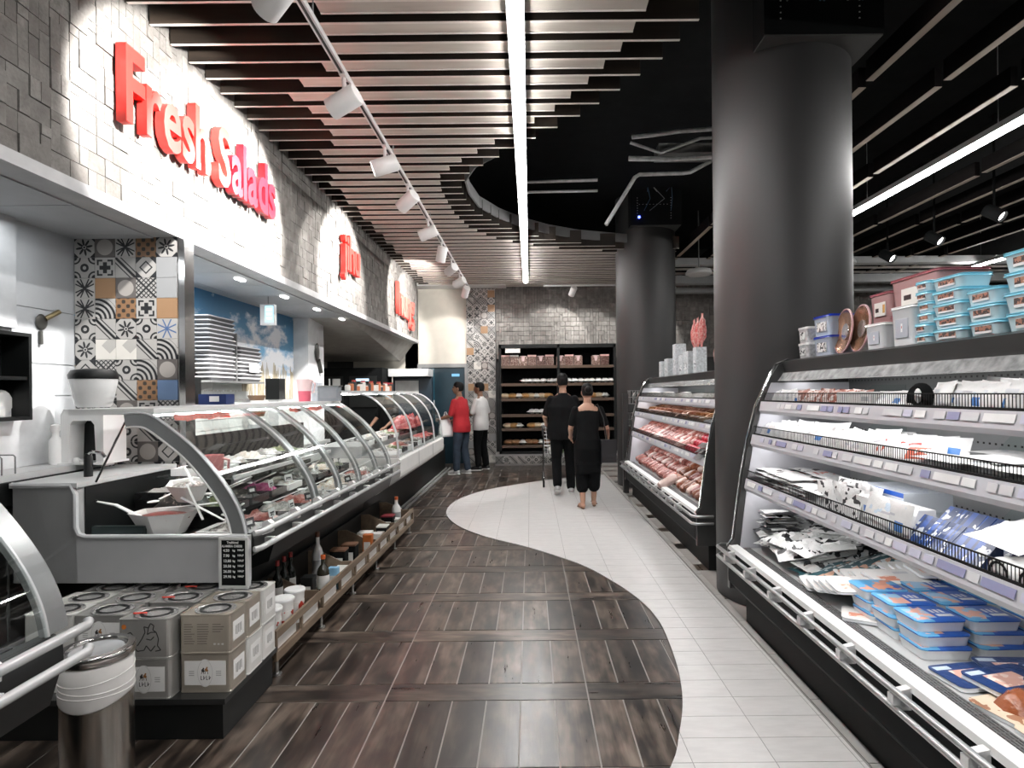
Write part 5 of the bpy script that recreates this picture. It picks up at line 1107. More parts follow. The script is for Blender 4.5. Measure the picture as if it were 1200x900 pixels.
for j in range(5):
    foodtray('tray on the counter glass shelf, %s from the near end' % ordn(j), -.62, .66+.27*j, 1.057, fm[(2*j+1) % 7], j % 4, 0, M1, white_tray=j % 2 == 0, group='trays on the counter glass shelf')
pj = thing('pink_jug', 'pink translucent jug standing behind the glass in the deli counter', 'jug', M1 @ Vector((-.48, .50, 1.06))); MB().lathe([(.045, 0), (.055, .02), (.06, .13), (.058, .13), (.05, .02), (0, .01)], 18).build('jug_body', mat('jug_pink', (.62, .25, .25), .3), pj, smooth=True); MB().tube([(.05, 0, .11), (.095, 0, .10), (.09, 0, .04), (.055, 0, .03)], .008, 6).build('handle', MT['jug_pink'], pj, smooth=True)
# white faceted bowls in the near end
def hexbowl(label, x, y, z, r, h, rz, tilt=0, filled=None):
    p = M1 @ Vector((x, y, z)); t = thing('white_bowl', label, 'bowl', p, rz); t.rotation_euler = (tilt, 0, rz)
    MB().lathe([(r*.55, 0), (r*.6, .004), (r, h), (r*1.04, h+.004), (r*.96, h), (r*.56, .012), (0, .010)], 6, a0=PI/6, sy=.8).build('bowl_body', mat('bowl_white', (.76, .75, .73), .35, 0, .04), t)
    if filled: MB().ball((0, 0, h*.75), (r*.8, r*.62, .03), 12, 6).build('food', filled, t, smooth=True)
hexbowl('larger white six sided bowl at the near end of the counter', -.56, .16, .79, .175, .125, 0, 0, fm[4]); hexbowl('smaller white six sided bowl tilted on top of the trays at the near end', -.50, .30, .955, .12, .10, .3, .2, fm[0])
tg_ = thing('white_tongs', 'white crossed serving tongs over the larger bowl', 'tongs', M1 @ Vector((-.40, .20, .93)))
for a, b2 in (((.03, 0, -.07), (-.06, 0, .13)), ((-.10, .02, .05), (.16, -.02, -.07)), ((.14, .05, .02), (-.16, -.02, .00)), ((-.05, .05, .12), (-.12, .08, .22))): MB().tube([a, b2], [.011, .008], 6, flat=.5).build('arm', white, tg_, smooth=True)
sl2 = thing('metal_scoop', 'long white and steel scoop lying across the dark well at the near end', 'scoop', M1 @ Vector((-.80, .12, .96))); MB().tube([(-.10, 0, .02), (.0, 0, .0), (.22, -.02, -.10)], [.008, .012, .016], 8, flat=.6).build('handle', white, sl2, smooth=True); MB().ball((-.13, 0, .025), (.03, .02, .012), 8, 5).build('tip', black, sl2, smooth=True)
for q_, (x_, y_, z_, r_) in enumerate(((-.34, .16, .80, .4), (-.30, .34, .86, -.7), (-.66, .30, .96, 1.0), (-.40, .40, .98, .2))):
    o = thing('serving_spoon', 'white serving spoon at the near end of the counter, %s from the arch' % ordn(q_), 'spoon', M1 @ Vector((x_, y_, z_)), r_, 'serving spoons at the near end')
    MB().tube([(-.02, 0, 0), (.06, 0, .03), (.19, 0, .085)], [.011, .008, .009], 6, flat=.5).build('handle', white, o, smooth=True); MB().ball((-.05, 0, -.008), (.035, .022, .008), 10, 6).build('bowl', white, o, smooth=True)
tag(mound(.30, .22, .10, 55, .6).build('black_olive_heap', fm[1], smooth='all', loc=M1 @ Vector((-.62, .42, .86))), 'dark heap of olives behind the two white bowls at the near end', 'olives')
MB().box(-.88, -.60, .05, .075, .77, .86).build('dark_tray', mat('dark_teal_steel', (.03, .045, .045), .3, .3), cn1); MB().box(-.60, -.30, .05, .09, .76, .785).build('front_sill', dsteel, cn1)
# red paper strips on the top shelf edge
for j, (y0, n) in enumerate(((.25, 5), (1.75, 6))):
    q = MB()
    for k in range(n): a, b2 = M1 @ Vector((-.56, y0+.11*k, 1.448-.012*(k % 2))), M1 @ Vector((-.545, y0+.11*(k+1), 1.448-.012*((k+1) % 2))); q.add([a, b2, (b2.x+.01, b2.y, b2.z-.03), (a.x+.01, a.y, a.z-.035), (a.x-.004, a.y, a.z), (b2.x-.004, b2.y, b2.z), (b2.x+.006, b2.y, b2.z-.03), (a.x+.006, a.y, a.z-.035)], [(0, 3, 2, 1), (4, 5, 6, 7), (0, 1, 5, 4), (3, 7, 6, 2)])
    tag(q.build('paper_garland', mat('paper_red', (.60, .12, .09), .6, 0, .4, 40)), ('nearer', 'farther')[j]+' red and white paper strip along the glass counter top edge', 'garland')
# cut off counter contents
M0 = Matrix.Translation((-1.44, .30, 0))
for j in range(4): foodtray('tray inside the cut off counter, %s from its far end' % ordn(j), -.25, 1.30-.28*j, .765, fm[(1, 6, 3, 2)[j]], j % 4, 0, M0, group='trays in the cut off counter')
# farther counter contents
M2 = Matrix.Translation((-1.36, 6.02, 0))
for r in range(2):
    for j in range(9):
        red = j >= 6
        foodtray('%s tray, %s row of the farther counter, %s from the near end' % ('red meat' if red else 'cheese or olive', ('front', 'rear')[r], ordn(j)), -.20-.30*r, .22+.30*j, .902+.10*r, fmeat if red else fm[(2*j+r) % 7], j % 4, 0, M2, white_tray=not red and j % 2 == 0, group='trays in the farther counter')
for j in range(4): tag(mound(.26, .24, .16, 40+j, .3).build('meat_joint', fmeat, smooth='all', loc=(-1.36-.42, 6.02+2.0+.24*j, 1.06)), 'large red meat joint in the farther counter, %s from the near end' % ordn(j), 'meat', 'red meat joints')
jars = [(.72, .70, .66), (.05, .05, .05), (.55, .20, .10), (.80, .80, .78), (.30, .26, .22)]
for j in range(18):
    t = thing('small_jar', 'small jar on top of the farther counter, %s from the near end' % ordn(j), 'jar', (-2.12, 6.75+.125*j, 1.591), 0, 'jars on the farther counter'); c_ = jars[(j*j+j) % 5]; h = .07+.03*((j*7) % 3)
    MB().lathe([(.03, 0), (.034, .01), (.034, h*.8), (.025, h*.85)], 12).build('jar_body', mat('jar_%d' % ((j*j+j) % 5), c_, .35), t, smooth=True); MB().lathe([(.028, h*.84), (.028, h), (0, h)], 12).build('lid', mat('jar_lid_%d' % (j % 3), ((.7, .7, .68), (.03, .03, .03), (.4, .05, .04))[j % 3], .4), t, smooth=True)
# ================================================================ BEHIND THE COUNTER
wk = thing('back_worktop', 'dark edged steel worktop behind the near deli counter', 'worktop', (-3.04, 2.4, 0))
MB().box(.03, .28, -.8, 1.45, 1.10, 1.14).build('worktop', lgrey, wk); MB().box(.255, .30, -.8, 1.30, .98, 1.105).build('dark_edge', black, wk); MB().box(.03, .24, -.8, 1.45, .2, 1.0).build('cabinet', dsteel, wk)
for k in range(3): MB().box(.24, .25, -.78+.74*k, -.06+.74*k, .25, .95).build('door', steel, wk)
gr = thing('coffee_grinder', 'white grinder with black lid and black mouth in front of the patterned tiles', 'grinder', (-2.72, 3.62, 1.14))
MB().lathe([(.085, .345), (.10, .36), (.128, .50), (.130, .52)], 28, sy=.9).build('hopper', white, gr, smooth=True)
MB().lathe([(.133, .52), (.136, .545), (.12, .575), (.05, .585), (0, .585)], 28, sy=.9).build('hopper_lid', black, gr, smooth=True)
MB().prism([(-.13, .0), (-.13, .30), (-.11, .335), (.11, .335), (.13, .30), (.13, .0), (.085, .0), (.075, .24), (.055, .265), (-.055, .265), (-.075, .24), (-.085, .0)], 'y', -.10, .10).build('grinder_body', white, gr)
MB().box(-.085, .085, .02, .09, .0, .265).build('black_mouth', black, gr); MB().box(-.14, .14, -.12, .11, -.0, .012).build('base_plate', white, gr)
tag(MB().lathe([(.030, 0), (.034, .01), (.034, .15), (.018, .17), (.018, .20), (.024, .21), (.024, .24), (0, .25)], 16).build('white_dispenser', white, smooth=True, loc=(-2.88, 3.52, 1.14)), 'white squeeze dispenser left of the grinder on the worktop', 'dispenser')
tp = thing('tap', 'small chrome and black tap on the worktop in front of the grinder', 'tap', (-2.50, 3.28, 1.14)); MB().lathe([(.022, -.1), (.022, .07), (.014, .09)], 12).build('tap_body', black, tp, smooth=True); MB().tube([(0, 0, .08), (.03, -.01, .10), (.09, -.02, .095), (.11, -.02, .07)], .010, 8).build('spout', chrome, tp, smooth=True); MB().ball((-.06, -.01, .05), (.02, .02, .02)).tube([(-.06, -.01, .05), (0, 0, .05)], .006, 6).build('handle', white, tp, smooth=True)
for j, (y0, y1, h, l) in enumerate([(3.42, 3.68, .42, 'tall white cutting board leaning on the white wall'), (3.18, 3.40, .36, 'white cutting board left of the tall one')]):
    tag(MB().box(-3.035+.02*j, -3.015+.02*j, y0, y1, 1.141, 1.141+h).build('cutting_board', mat('board_white', (.76, .77, .78), .5)), l, 'cutting board')
wr = thing('wire_stand', 'small wire stand on the worktop at the left edge', 'stand', (-2.82, 3.05, 1.14)); MB().tube([(-.08, 0, 0), (-.08, 0, .09), (-.07, 0, .10), (.03, 0, .10), (.04, 0, .09), (.04, 0, 0)], .004, 6).build('wire_front', dsteel, wr, smooth=True); MB().tube([(-.08, .08, 0), (-.08, .08, .09), (-.07, .08, .10), (.03, .08, .10), (.04, .08, .09), (.04, .08, 0)], .004, 6).build('wire_back', dsteel, wr, smooth=True)
cbn = thing('wall_cabinet', 'dark open wall cabinet of pale dishes at the left edge', 'cabinet', (-3.05, 2.95, 1.42)); MB().box(-.02, 0, -.5, .42, 0, .5).build('back', blackm, cbn)
MB().box(0, .16, .40, .42, 0, .5).box(0, .16, -.5, -.48, 0, .5).box(0, .16, -.48, .40, .48, .5).box(0, .16, -.48, .40, 0, .02).build('frame', black, cbn); MB().box(0, .15, -.48, .40, .23, .25).build('shelf', black, cbn)
dish = MB().lathe([(.0, 0), (.05, .0), (.075, .02), (.07, .02), (.0, .008)], 16, axis='x').mesh('dish', white, True)
for j in range(6): item('dish', 'white dish upright in the dark wall cabinet, %s from the right' % ordn(j), 'dish', dish, (-3.01+.02*(j % 3), 3.28-.10*j, 1.52), (0, 0, .0), 'dishes in the wall cabinet')
hk = thing('wall_hook', 'small key shaped dark hook on the white wall panel', 'hook', (-3.05, 3.62, 2.02)); MB().ball((.008, 0, 0), (.012, .045, .05), 12, 8).build('key_head', mat('hook_dark', (.05, .05, .045), .4, .4), hk, smooth=True); MB().tube([(.012, .02, .02), (.02, .12, .08)], .016, 8).build('key_shaft', mat('hook_brass', (.22, .18, .10), .35, .8), hk, smooth=True); MB().tube([(.01, -.01, -.06), (.012, -.01, -.14)], .012, 8).build('key_drop', MT['hook_dark'], hk, smooth=True)
# stacks of white trays in front of the mural
trw = mat('foam_tray', (.62, .63, .64), .5, 0, .03); trs = traymb(.16, .52, .040, .84, .014, 3).mesh('foam_tray', [mat('foam_tray_shade', (.10, .10, .105), .6), trw])  # tray sides coloured dark as painted shade in the gaps of the stack
rkk = thing('wall_rack', 'grey wall rack holding the two stacks of white trays before the mural', 'rack', (-3.25, 5.55, 1.70)); MB().box(0, .20, 0, 1.12, -.02, 0).build('rack_shelf', dsteel, rkk); MB().box(0, .015, .0, 1.12, 0, .12).build('rack_back', dsteel, rkk); MB().box(0, .18, .53, .55, 0, .5).build('rack_divider', dsteel, rkk)
for k in range(15): item('foam_tray', 'foam tray of the taller stack before the mural, %s from the bottom' % ordn(k), 'tray', trs, (-3.14+.004*math.sin(k), 5.80+.02*math.sin(k*1.7), 1.702+.042*k), (0, .0, .02*math.sin(k*2.1)), 'taller stack of foam trays')
for k in range(9): item('foam_tray', 'foam tray of the shorter stack before the mural, %s from the bottom' % ordn(k), 'tray', trs, (-3.14+.004*math.sin(k), 6.38+.02*math.sin(k*1.3), 1.702+.042*k), (0, .0, .02*math.sin(k*1.9)), 'shorter stack of foam trays')
tag(MB().box(-3.035, -3.03, 6.28, 6.50, 1.80, 1.90).build('paper_note', whitep), 'blank white paper note stuck on the shorter tray stack', 'note')
bsn = thing('lit_sign', 'small hanging lit sign with white and blue face before the mural', 'sign', (-2.80, 6.2, 2.30)); MB().box(-.075, .075, 0, .06, 0, .22).build('sign_box', white, bsn); MB().box(-.02, .065, -.003, 0, .03, .20).build('lit_face', emitmat('sign_face_blue', (.30, .72, 1), 1.6), bsn)
fc = MB()
for k in range(3): fc.box(-.005, .05, -.005, -.003, .06+.045*k, .082+.045*k)
fc.build('face_print', emitmat('sign_face_white', (1, 1, 1), 1.3), bsn); MB().tube([(0, .03, .22), (0, .03, .33)], .005, 6).build('hanger', dsteel, bsn)
bw = thing('back_counter', 'pale back counter below the mural', 'worktop', (-3.24, 4.15, 0)); MB().box(0, .5, 0, 3.8, .9, .94).build('worktop', lgrey, bw); MB().box(0, .45, 0, 3.8, 0, .9).build('cabinet', grey, bw)
cr = thing('blue_crate', 'dark blue crate on the glass counter top by the chrome corner', 'crate', (-2.30, 3.96+.3, 1.486)); MB().box(-.10, .10, -.06, .06, 0, .01).box(-.10, .10, -.06, -.05, .01, .075).box(-.10, .10, .05, .06, .01, .075).box(-.10, -.09, -.05, .05, .01, .075).box(.09, .10, -.05, .05, .01, .075).build('crate_body', mat('crate_navy', (.01, .025, .11), .4), cr); MB().box(-.02, .05, -.062, -.06, .02, .06).build('label', white, cr)
tag(MB().box(-.03, .03, -.04, .04, 0, .20).build('black_box', black, loc=(-2.46, 4.25, 1.486)), 'black upright holder left of the blue crate', 'holder')
dsp = thing('cup_dispenser', 'black topped white dispenser standing before the wheat part of the mural', 'dispenser', (-2.96, 6.75, .94)); MB().box(-.06, .06, -.06, .06, 0, .56).build('dispenser_body', mat('dispenser_grey', (.55, .56, .56), .4), dsp); MB().box(-.08, .08, -.08, .08, .56, .80).build('black_head', black, dsp)
for j in range(4): tag(MB().lathe([(.07, 0), (.09, .05), (.085, .055)], 16).build('stacked_cup', MT['bowl_white'] if j % 2 == 0 else mat('cup_brown', (.12, .07, .04), .5), smooth=True, loc=(-2.92, 6.2, .94+.085*j+.3)), 'cup in the banded stack on the back counter, %s from the bottom' % 'first second third fourth'.split()[j], 'cup')
tag(MB().lathe([(.09, 0), (.09, .298)], 16).build('cup_stand', grey, smooth=True, loc=(-2.92, 6.2, .941)), 'grey stand under the banded cup stack', 'stand')
jg = thing('pink_jug', 'tall pink and white jug standing on the far end of the glass counter', 'jug', (-2.22, 5.72, 1.486)); MB().lathe([(.055, 0), (.062, .09), (.062, .10)], 20).build('pink_liquid', mat('pink_liquid', (.62, .12, .17), .3), jg, smooth=True); MB().lathe([(.063, .10), (.075, .215), (.072, .215), (.06, .10)], 20).build('pale_top', mat('jug_pale', (.70, .52, .52), .3), jg, smooth=True); MB().tube([(.07, 0, .20), (.105, 0, .17), (.09, 0, .09), (.063, 0, .08)], .008, 6).build('handle', MT['jug_pale'], jg, smooth=True)
sc_ = thing('weighing_scale', 'grey weighing scale box right of the pink jug', 'scale', (-1.98, 5.74, 1.486)); MB().box(-.10, .10, -.05, .05, 0, .145).build('scale_body', mat('scale_grey', (.27, .29, .31), .4), sc_); MB().box(-.11, .11, -.06, .06, .145, .152).build('scale_plate', steel, sc_); MB().box(-.08, .08, -.053, -.05, .03, .12).build('display', mat('scale_front', (.30, .32, .34), .3), sc_)
tl = thing('wall_bracket', 'dark tool shaped bracket on the white pillar past the mural', 'bracket', (-3.045, 8.3, 2.15)); MB().ball((.01, 0, 0), (.015, .08, .14), 12, 8).build('bracket_head', MT['hook_dark'], tl, smooth=True); MB().tube([(.015, .02, -.1), (.02, .12, -.28)], .03, 8).build('bracket_arm', MT['hook_dark'], tl, smooth=True)
for j in range(2): tag(MB().box(-3.05, -3.01, 8.12+.2*j, 8.22+.2*j, 1.38, 1.72).build('grey_dispenser', mat('dispenser_blue_grey', (.30, .32, .35), .4)), ('left', 'right')[j]+' grey wall dispenser on the white pillar', 'dispenser')
ov = thing('oven_bank', 'black oven bank in the kitchen opening behind the farther counter', 'oven', (-4.1, 11.2, 0)); MB().box(-.1, 1.25, 0, .8, 0, 2.06).build('oven_body', blackm, ov); MB().box(.0, .5, -.02, 0, 1.3, 1.9).build('oven_door', black, ov); MB().box(.62, 1.15, -.02, 0, 1.3, 1.9).build('oven_door', black, ov)
MB().box(.75, 1.0, -.03, -.02, 1.80, 1.85).build('lit_display', emitmat('oven_display', (.5, .75, .95), 1.2), ov); MB().tube([(.1, -.05, 1.35), (.1, -.05, 1.85)], .02, 8).build('door_handle', steel, ov, smooth=True); MB().tube([(.25, -.05, 1.35), (.25, -.05, 1.85)], .02, 8).build('door_handle', steel, ov, smooth=True); MB().box(.3, .45, -.03, -.02, 1.7, 1.85).build('oven_label', whitep, ov)
hd = thing('extractor_hood', 'steel extractor hood with dark window beside the black ovens', 'hood', (-2.78, 11.6, 0)); MB().box(-.05, .75, 0, .6, 1.90, 2.05).build('hood_box', lgrey, hd); MB().box(-.05, .75, .4, .6, .9, 1.9).build('hood_back', mat('kitchen_navy', (.015, .03, .045), .4), hd); MB().box(.0, .48, .38, .4, 1.55, 1.82).build('white_panel', mat('kitchen_white', (.62, .62, .60), .5), hd)
d1 = struct(MB().box(-2.40, -1.42, 12.80, 12.84, 0, 2.12).build('door_1', mat('door_navy', (.012, .03, .042), .3)))
MB().box(-2.47, -2.39, 12.76, 12.86, 0, 2.2).box(-1.43, -1.36, 12.76, 12.86, 0, 2.2).box(-2.39, -1.43, 12.76, 12.86, 2.12, 2.2).build('door_frame', dsteel, d1); MB().box(-2.38, -2.10, 12.79, 12.80, .9, 2.1).build('door_glass', mat('door_glass_blue', (.02, .07, .10), .15), d1); MB().box(-1.72, -1.55, 12.785, 12.80, 1.92, 1.98).build('lit_panel', emitmat('panel_blue', (.25, .55, .85), .8), d1); MB().box(-2.35, -2.1, 12.74, 12.79, 1.25, 1.4).build('door_handle', lgrey, d1)
for j in range(5): tag(MB().box(XF-.29, XF-.25, 5.2+.95*j, 5.33+.95*j, ZF0-.028, ZF0-.012).build('recessed_light', emitmat('recessed_lens', (1, 1, 1), 6)), 'small recessed lamp in the kitchen soffit, %s from the near end' % 'first second third fourth fifth'.split()[j], 'light')
lamp('kitchen_fill', 'AREA', (-3.0, 5.0, 2.55), (-3.0, 5.2, 0), 9, (.95, .98, 1), size=.5); lamp('kitchen_fill', 'AREA', (-2.75, 3.2, 2.55), (-2.9, 3.4, 0), 2.5, (.95, .98, 1), size=.4); lamp('kitchen_fill', 'AREA', (-2.9, 9.2, 2.2), (-2.9, 9.6, 0), 10, (1, .97, .92), size=.5)
# ================================================================ BREAD SHELF
br = thing('bread_shelf', 'tall black bread shelving on the back wall', 'shelving', (-.66, 12.36, 0)); BW = 2.5
MB().box(0, BW, .46, .48, .24, 2.58).build('back', blackm, br)
for x in (0, BW*.5, BW-.05): MB().box(x, x+.05, 0, .46, .24, 2.58).build('side_panel', black, br)
bwz = [.42, .78, 1.08, 1.42, 1.74, 2.12]
shw = mat('shelf_front_wood', (.10, .065, .045), .5)
for z in bwz: s_ = MB().box(.05, BW-.05, .06, .46, z-.03, z).build('shelf', blackm, br); MB().box(.05, BW-.05, .03, .06, z-.05, z+.01).build('shelf_front', shw, s_)
MB().box(0, BW, 0, .46, 2.5, 2.58).build('top', black, br); MB().box(0, BW, 0, .46, .24, .30).build('bottom', black, br)
bread = [mat('bread_gold', (.52, .28, .10), .6, 0, .3, 12), mat('bread_pale', (.66, .52, .36), .6, 0, .2, 12), mat('bread_bag_white', (.74, .73, .70), .35, 0, .2, 14), mat('bread_dark', (.26, .13, .06), .6, 0, .3, 12)]
lf = [MB().ball((0, 0, .061), (.12, .08, .06), 12, 7).mesh('loaf', q, True) for q in bread]
bagm = P(pillow(.2, .16, .09, 8, seed=91, lump=.5), 'bread_bag', bread[2])
nm = ['first', 'second', 'third', 'fourth', 'fifth']
pos = [[.2, .35, .5, .62, .75, .9, 1.05], [.18, .3, .42, .7, .82, .95, 1.15], [.7, .8, .92, 1.05, 1.9, 2.1], [.12, .28, .42, .56, .68, .80, .92, 1.05, 1.9, 2.02, 2.15, 2.28], [.55, .68, .8, .95, 1.1, 1.2, 1.36, 1.5, 1.62, 1.76, 1.88, 2.0, 2.14, 2.28, 2.4]]
for k in range(5):
    for j, x in enumerate(pos[k]):
        if x > BW-.08: continue
        if k in (2, 4) or j % 3 == 2: item('bread_bag', 'bagged bread on the %s bread shelf from the bottom, %s from the left' % (nm[k], ordn(j)), 'bread', bagm, (-.66+x, 12.55, bwz[k]+.02), (.15, 0, RD.uniform(-.5, .5)), 'bagged breads on the %s shelf' % nm[k])
        else: item('bread_loaf', 'loaf of bread on the %s bread shelf from the bottom, %s from the left' % (nm[k], ordn(j)), 'bread', lf[(j+k) % 2 if k else 3], (-.66+x, 12.55, bwz[k]), (0, 0, RD.uniform(-.4, .4)), 'loaves on the %s shelf' % nm[k])
dpk = saus('display_pack', (.10, .03, .025), (.40, .30, .25)); dps = MB().box(-.09, .09, -.06, .06, 0, .20).mesh('dark_pack', dpk); capw = MB().box(-.092, .092, -.062, .062, .20, .235)
for j in range(12):
    x = .14+.19*j+(.04 if j > 5 else 0)
    if j == 9: continue
    t = thing('red_black_pack', 'red and black pack on the topmost bread shelf, %s from the left' % ordn(j), 'pack', (-.66+x, 12.50, 2.121), 0, 'packs on the topmost bread shelf'); inst('pack_body', dps, t); inst('pale_top', capw.mesh('pale_top', (mat('cap_pink', (.72, .45, .42), .5), whitep)[j % 2]) if j < 2 else C.objects[('pale_top', 'pale_top.001')[j % 2]].data, t)
tag(MB().box(-.52, -.20, 12.37, 12.38, 2.40, 2.50).build('shelf_sign', mat('sign_cream', (.78, .74, .70), .5)), 'small cream sign on top of the bread shelving', 'sign')
# ================================================================ SHOPPING CART
ct = thing('shopping_cart', 'steel shopping cart pushed by the man in black', 'cart', (.48, 9.42, 0))
w_ = MB()
for x in (-.27, .27): w_.tube([(x, -.12, 1.02), (x, -.05, .98), (x, .05, .30), (x, .0, .16), (x, .75, .14)], .013, 8)
w_.build('frame', chrome, ct, smooth=True); MB().tube([(-.28, -.12, 1.02), (.28, -.12, 1.02)], .016, 8).build('push_handle', mat('cart_handle_grey', (.25, .25, .25), .5), ct, smooth=True)
g_ = MB()
for k in range(9):
    z = .5+.06*k; q = k/8; x = .24+.04*q; g_.tube([(-x, -.02, z), (-x, .80+.08*q, z), (x, .80+.08*q, z), (x, -.02, z), (-x, -.02, z)], .004, 5)
for k in range(9): q = -1+k/4; g_.tube([(.24*q, .80, .5), (.28*q, .88, .98)], .004, 5); g_.tube([(.24*q, -.02, .5), (.28*q, -.02, .98)], .004, 5); g_.tube([(.24*q, -.02, .5), (.24*q, .80, .5)], .004, 5)
for k in range(7):
    for x in (-1, 1): g_.tube([(x*.24, .1*k+.05, .5), (x*.28, .1*k+.05, .98)], .004, 5)
g_.build('wire_basket', steel, ct)
for x in (-.27, .27):
    for y in (.02, .72): wv = MB().lathe([(.055, -.014), (.06, -.01), (.06, .01), (.055, .014)], 16, (x, y, .062), axis='x').build('wheel', blackm, ct, smooth=True); MB().box(x-.022, x-.018, y-.012, y+.012, .06, .15).box(x+.018, x+.022, y-.012, y+.012, .06, .15).build('wheel_fork', chrome, wv)
for j, (x, y, c_) in enumerate(((-.1, .3, (.7, .7, .68)), (.1, .5, (.2, .35, .15)))): tag(MB().ball((0, 0, .07), (.10, .12, .07), 10, 6).build('grocery_bag', mat('cart_bag_%d' % j, c_, .5), smooth=True, loc=(.48+x, 9.42+y, .51)), ('white', 'green')[j]+' bag lying in the shopping cart', 'bag')
# ================================================================ PEOPLE
skin = mat('skin_tone', (.42, .24, .165), .5, 0, .06, 20); skin2 = mat('skin_tan', (.26, .135, .085), .5, 0, .06, 20); hairm = mat('hair_black', (.005, .0045, .0045), .6, 0, .3, 60, .3, spec=.2, stretch=(1, 1, .2))
def cap(mb, pts, rs, n=10, flat=1):
    """closed tapered limb with round ends"""
    pts = [Vector(p) for p in pts]; d0 = (pts[0]-pts[1]).normalized(); d1 = (pts[-1]-pts[-2]).normalized()
    P_ = [pts[0]+d0*rs[0]*.85, pts[0]+d0*rs[0]*.5]+pts+[pts[-1]+d1*rs[-1]*.5, pts[-1]+d1*rs[-1]*.85]
    mb.tube(P_, [rs[0]*.45, rs[0]*.85]+list(rs)+[rs[-1]*.85, rs[-1]*.45], n, flat=flat)
def loft(mb, rings, n=18):
    vs = []
    for (x, y, z, rx, ry) in rings: vs += [(x+rx*math.cos(2*PI*j/n), y+ry*math.sin(2*PI*j/n), z) for j in range(n)]
    k = len(rings); mb.add(vs, [(i*n+j, i*n+(j+1) % n, (i+1)*n+(j+1) % n, (i+1)*n+j) for i in range(k-1) for j in range(n)]+[tuple(range(n-1, -1, -1)), tuple(range((k-1)*n, k*n))])
def fuse(mb, name, m, parent, vox=.011, it=3):
    o = mb.build(name, m, parent); r = o.modifiers.new('r', 'REMESH'); r.mode = 'VOXEL'; r.voxel_size = vox; r.use_smooth_shade = True
    s_ = o.modifiers.new('s', 'SMOOTH'); s_.factor = .5; s_.iterations = it
    bpy.context.view_layer.update(); me = bpy.data.meshes.new_from_object(o.evaluated_get(bpy.context.evaluated_depsgraph_get())); old = o.data; o.modifiers.clear(); o.data = me; bpy.data.meshes.remove(old); me.name = name
    return o
def hand(mb, w, d, side, s=1, curl=.4):
    """palm, four unequal fingers and a thumb from wrist w along direction d"""
    w = Vector(w); d = Vector(d).normalized(); lat = d.cross(Vector((1, 0, 0)) if abs(d.x) < .8 else Vector((0, 1, 0))).normalized(); nrm = d.cross(lat).normalized()*side
    cap(mb, [w, w+d*.05*s, w+d*.085*s], [.026*s, .036*s, .034*s], 8, .6)
    for k, L in enumerate((.068, .078, .073, .056)):
        b = w+d*.09*s+lat*(.027-.018*k)*s; e1 = b+(d+nrm*curl*.4)*L*.5*s; e2 = e1+(d+nrm*curl*1.6).normalized()*L*.5*s; cap(mb, [b, e1, e2], [.0095*s, .009*s, .008*s], 6)
    b = w+d*.03*s+lat*.03*s; cap(mb, [b, b+(d*.5+lat*.7+nrm*.3)*.04*s, b+(d*1.1+lat*.8+nrm*.5)*.065*s], [.012*s, .0105*s, .009*s], 6)
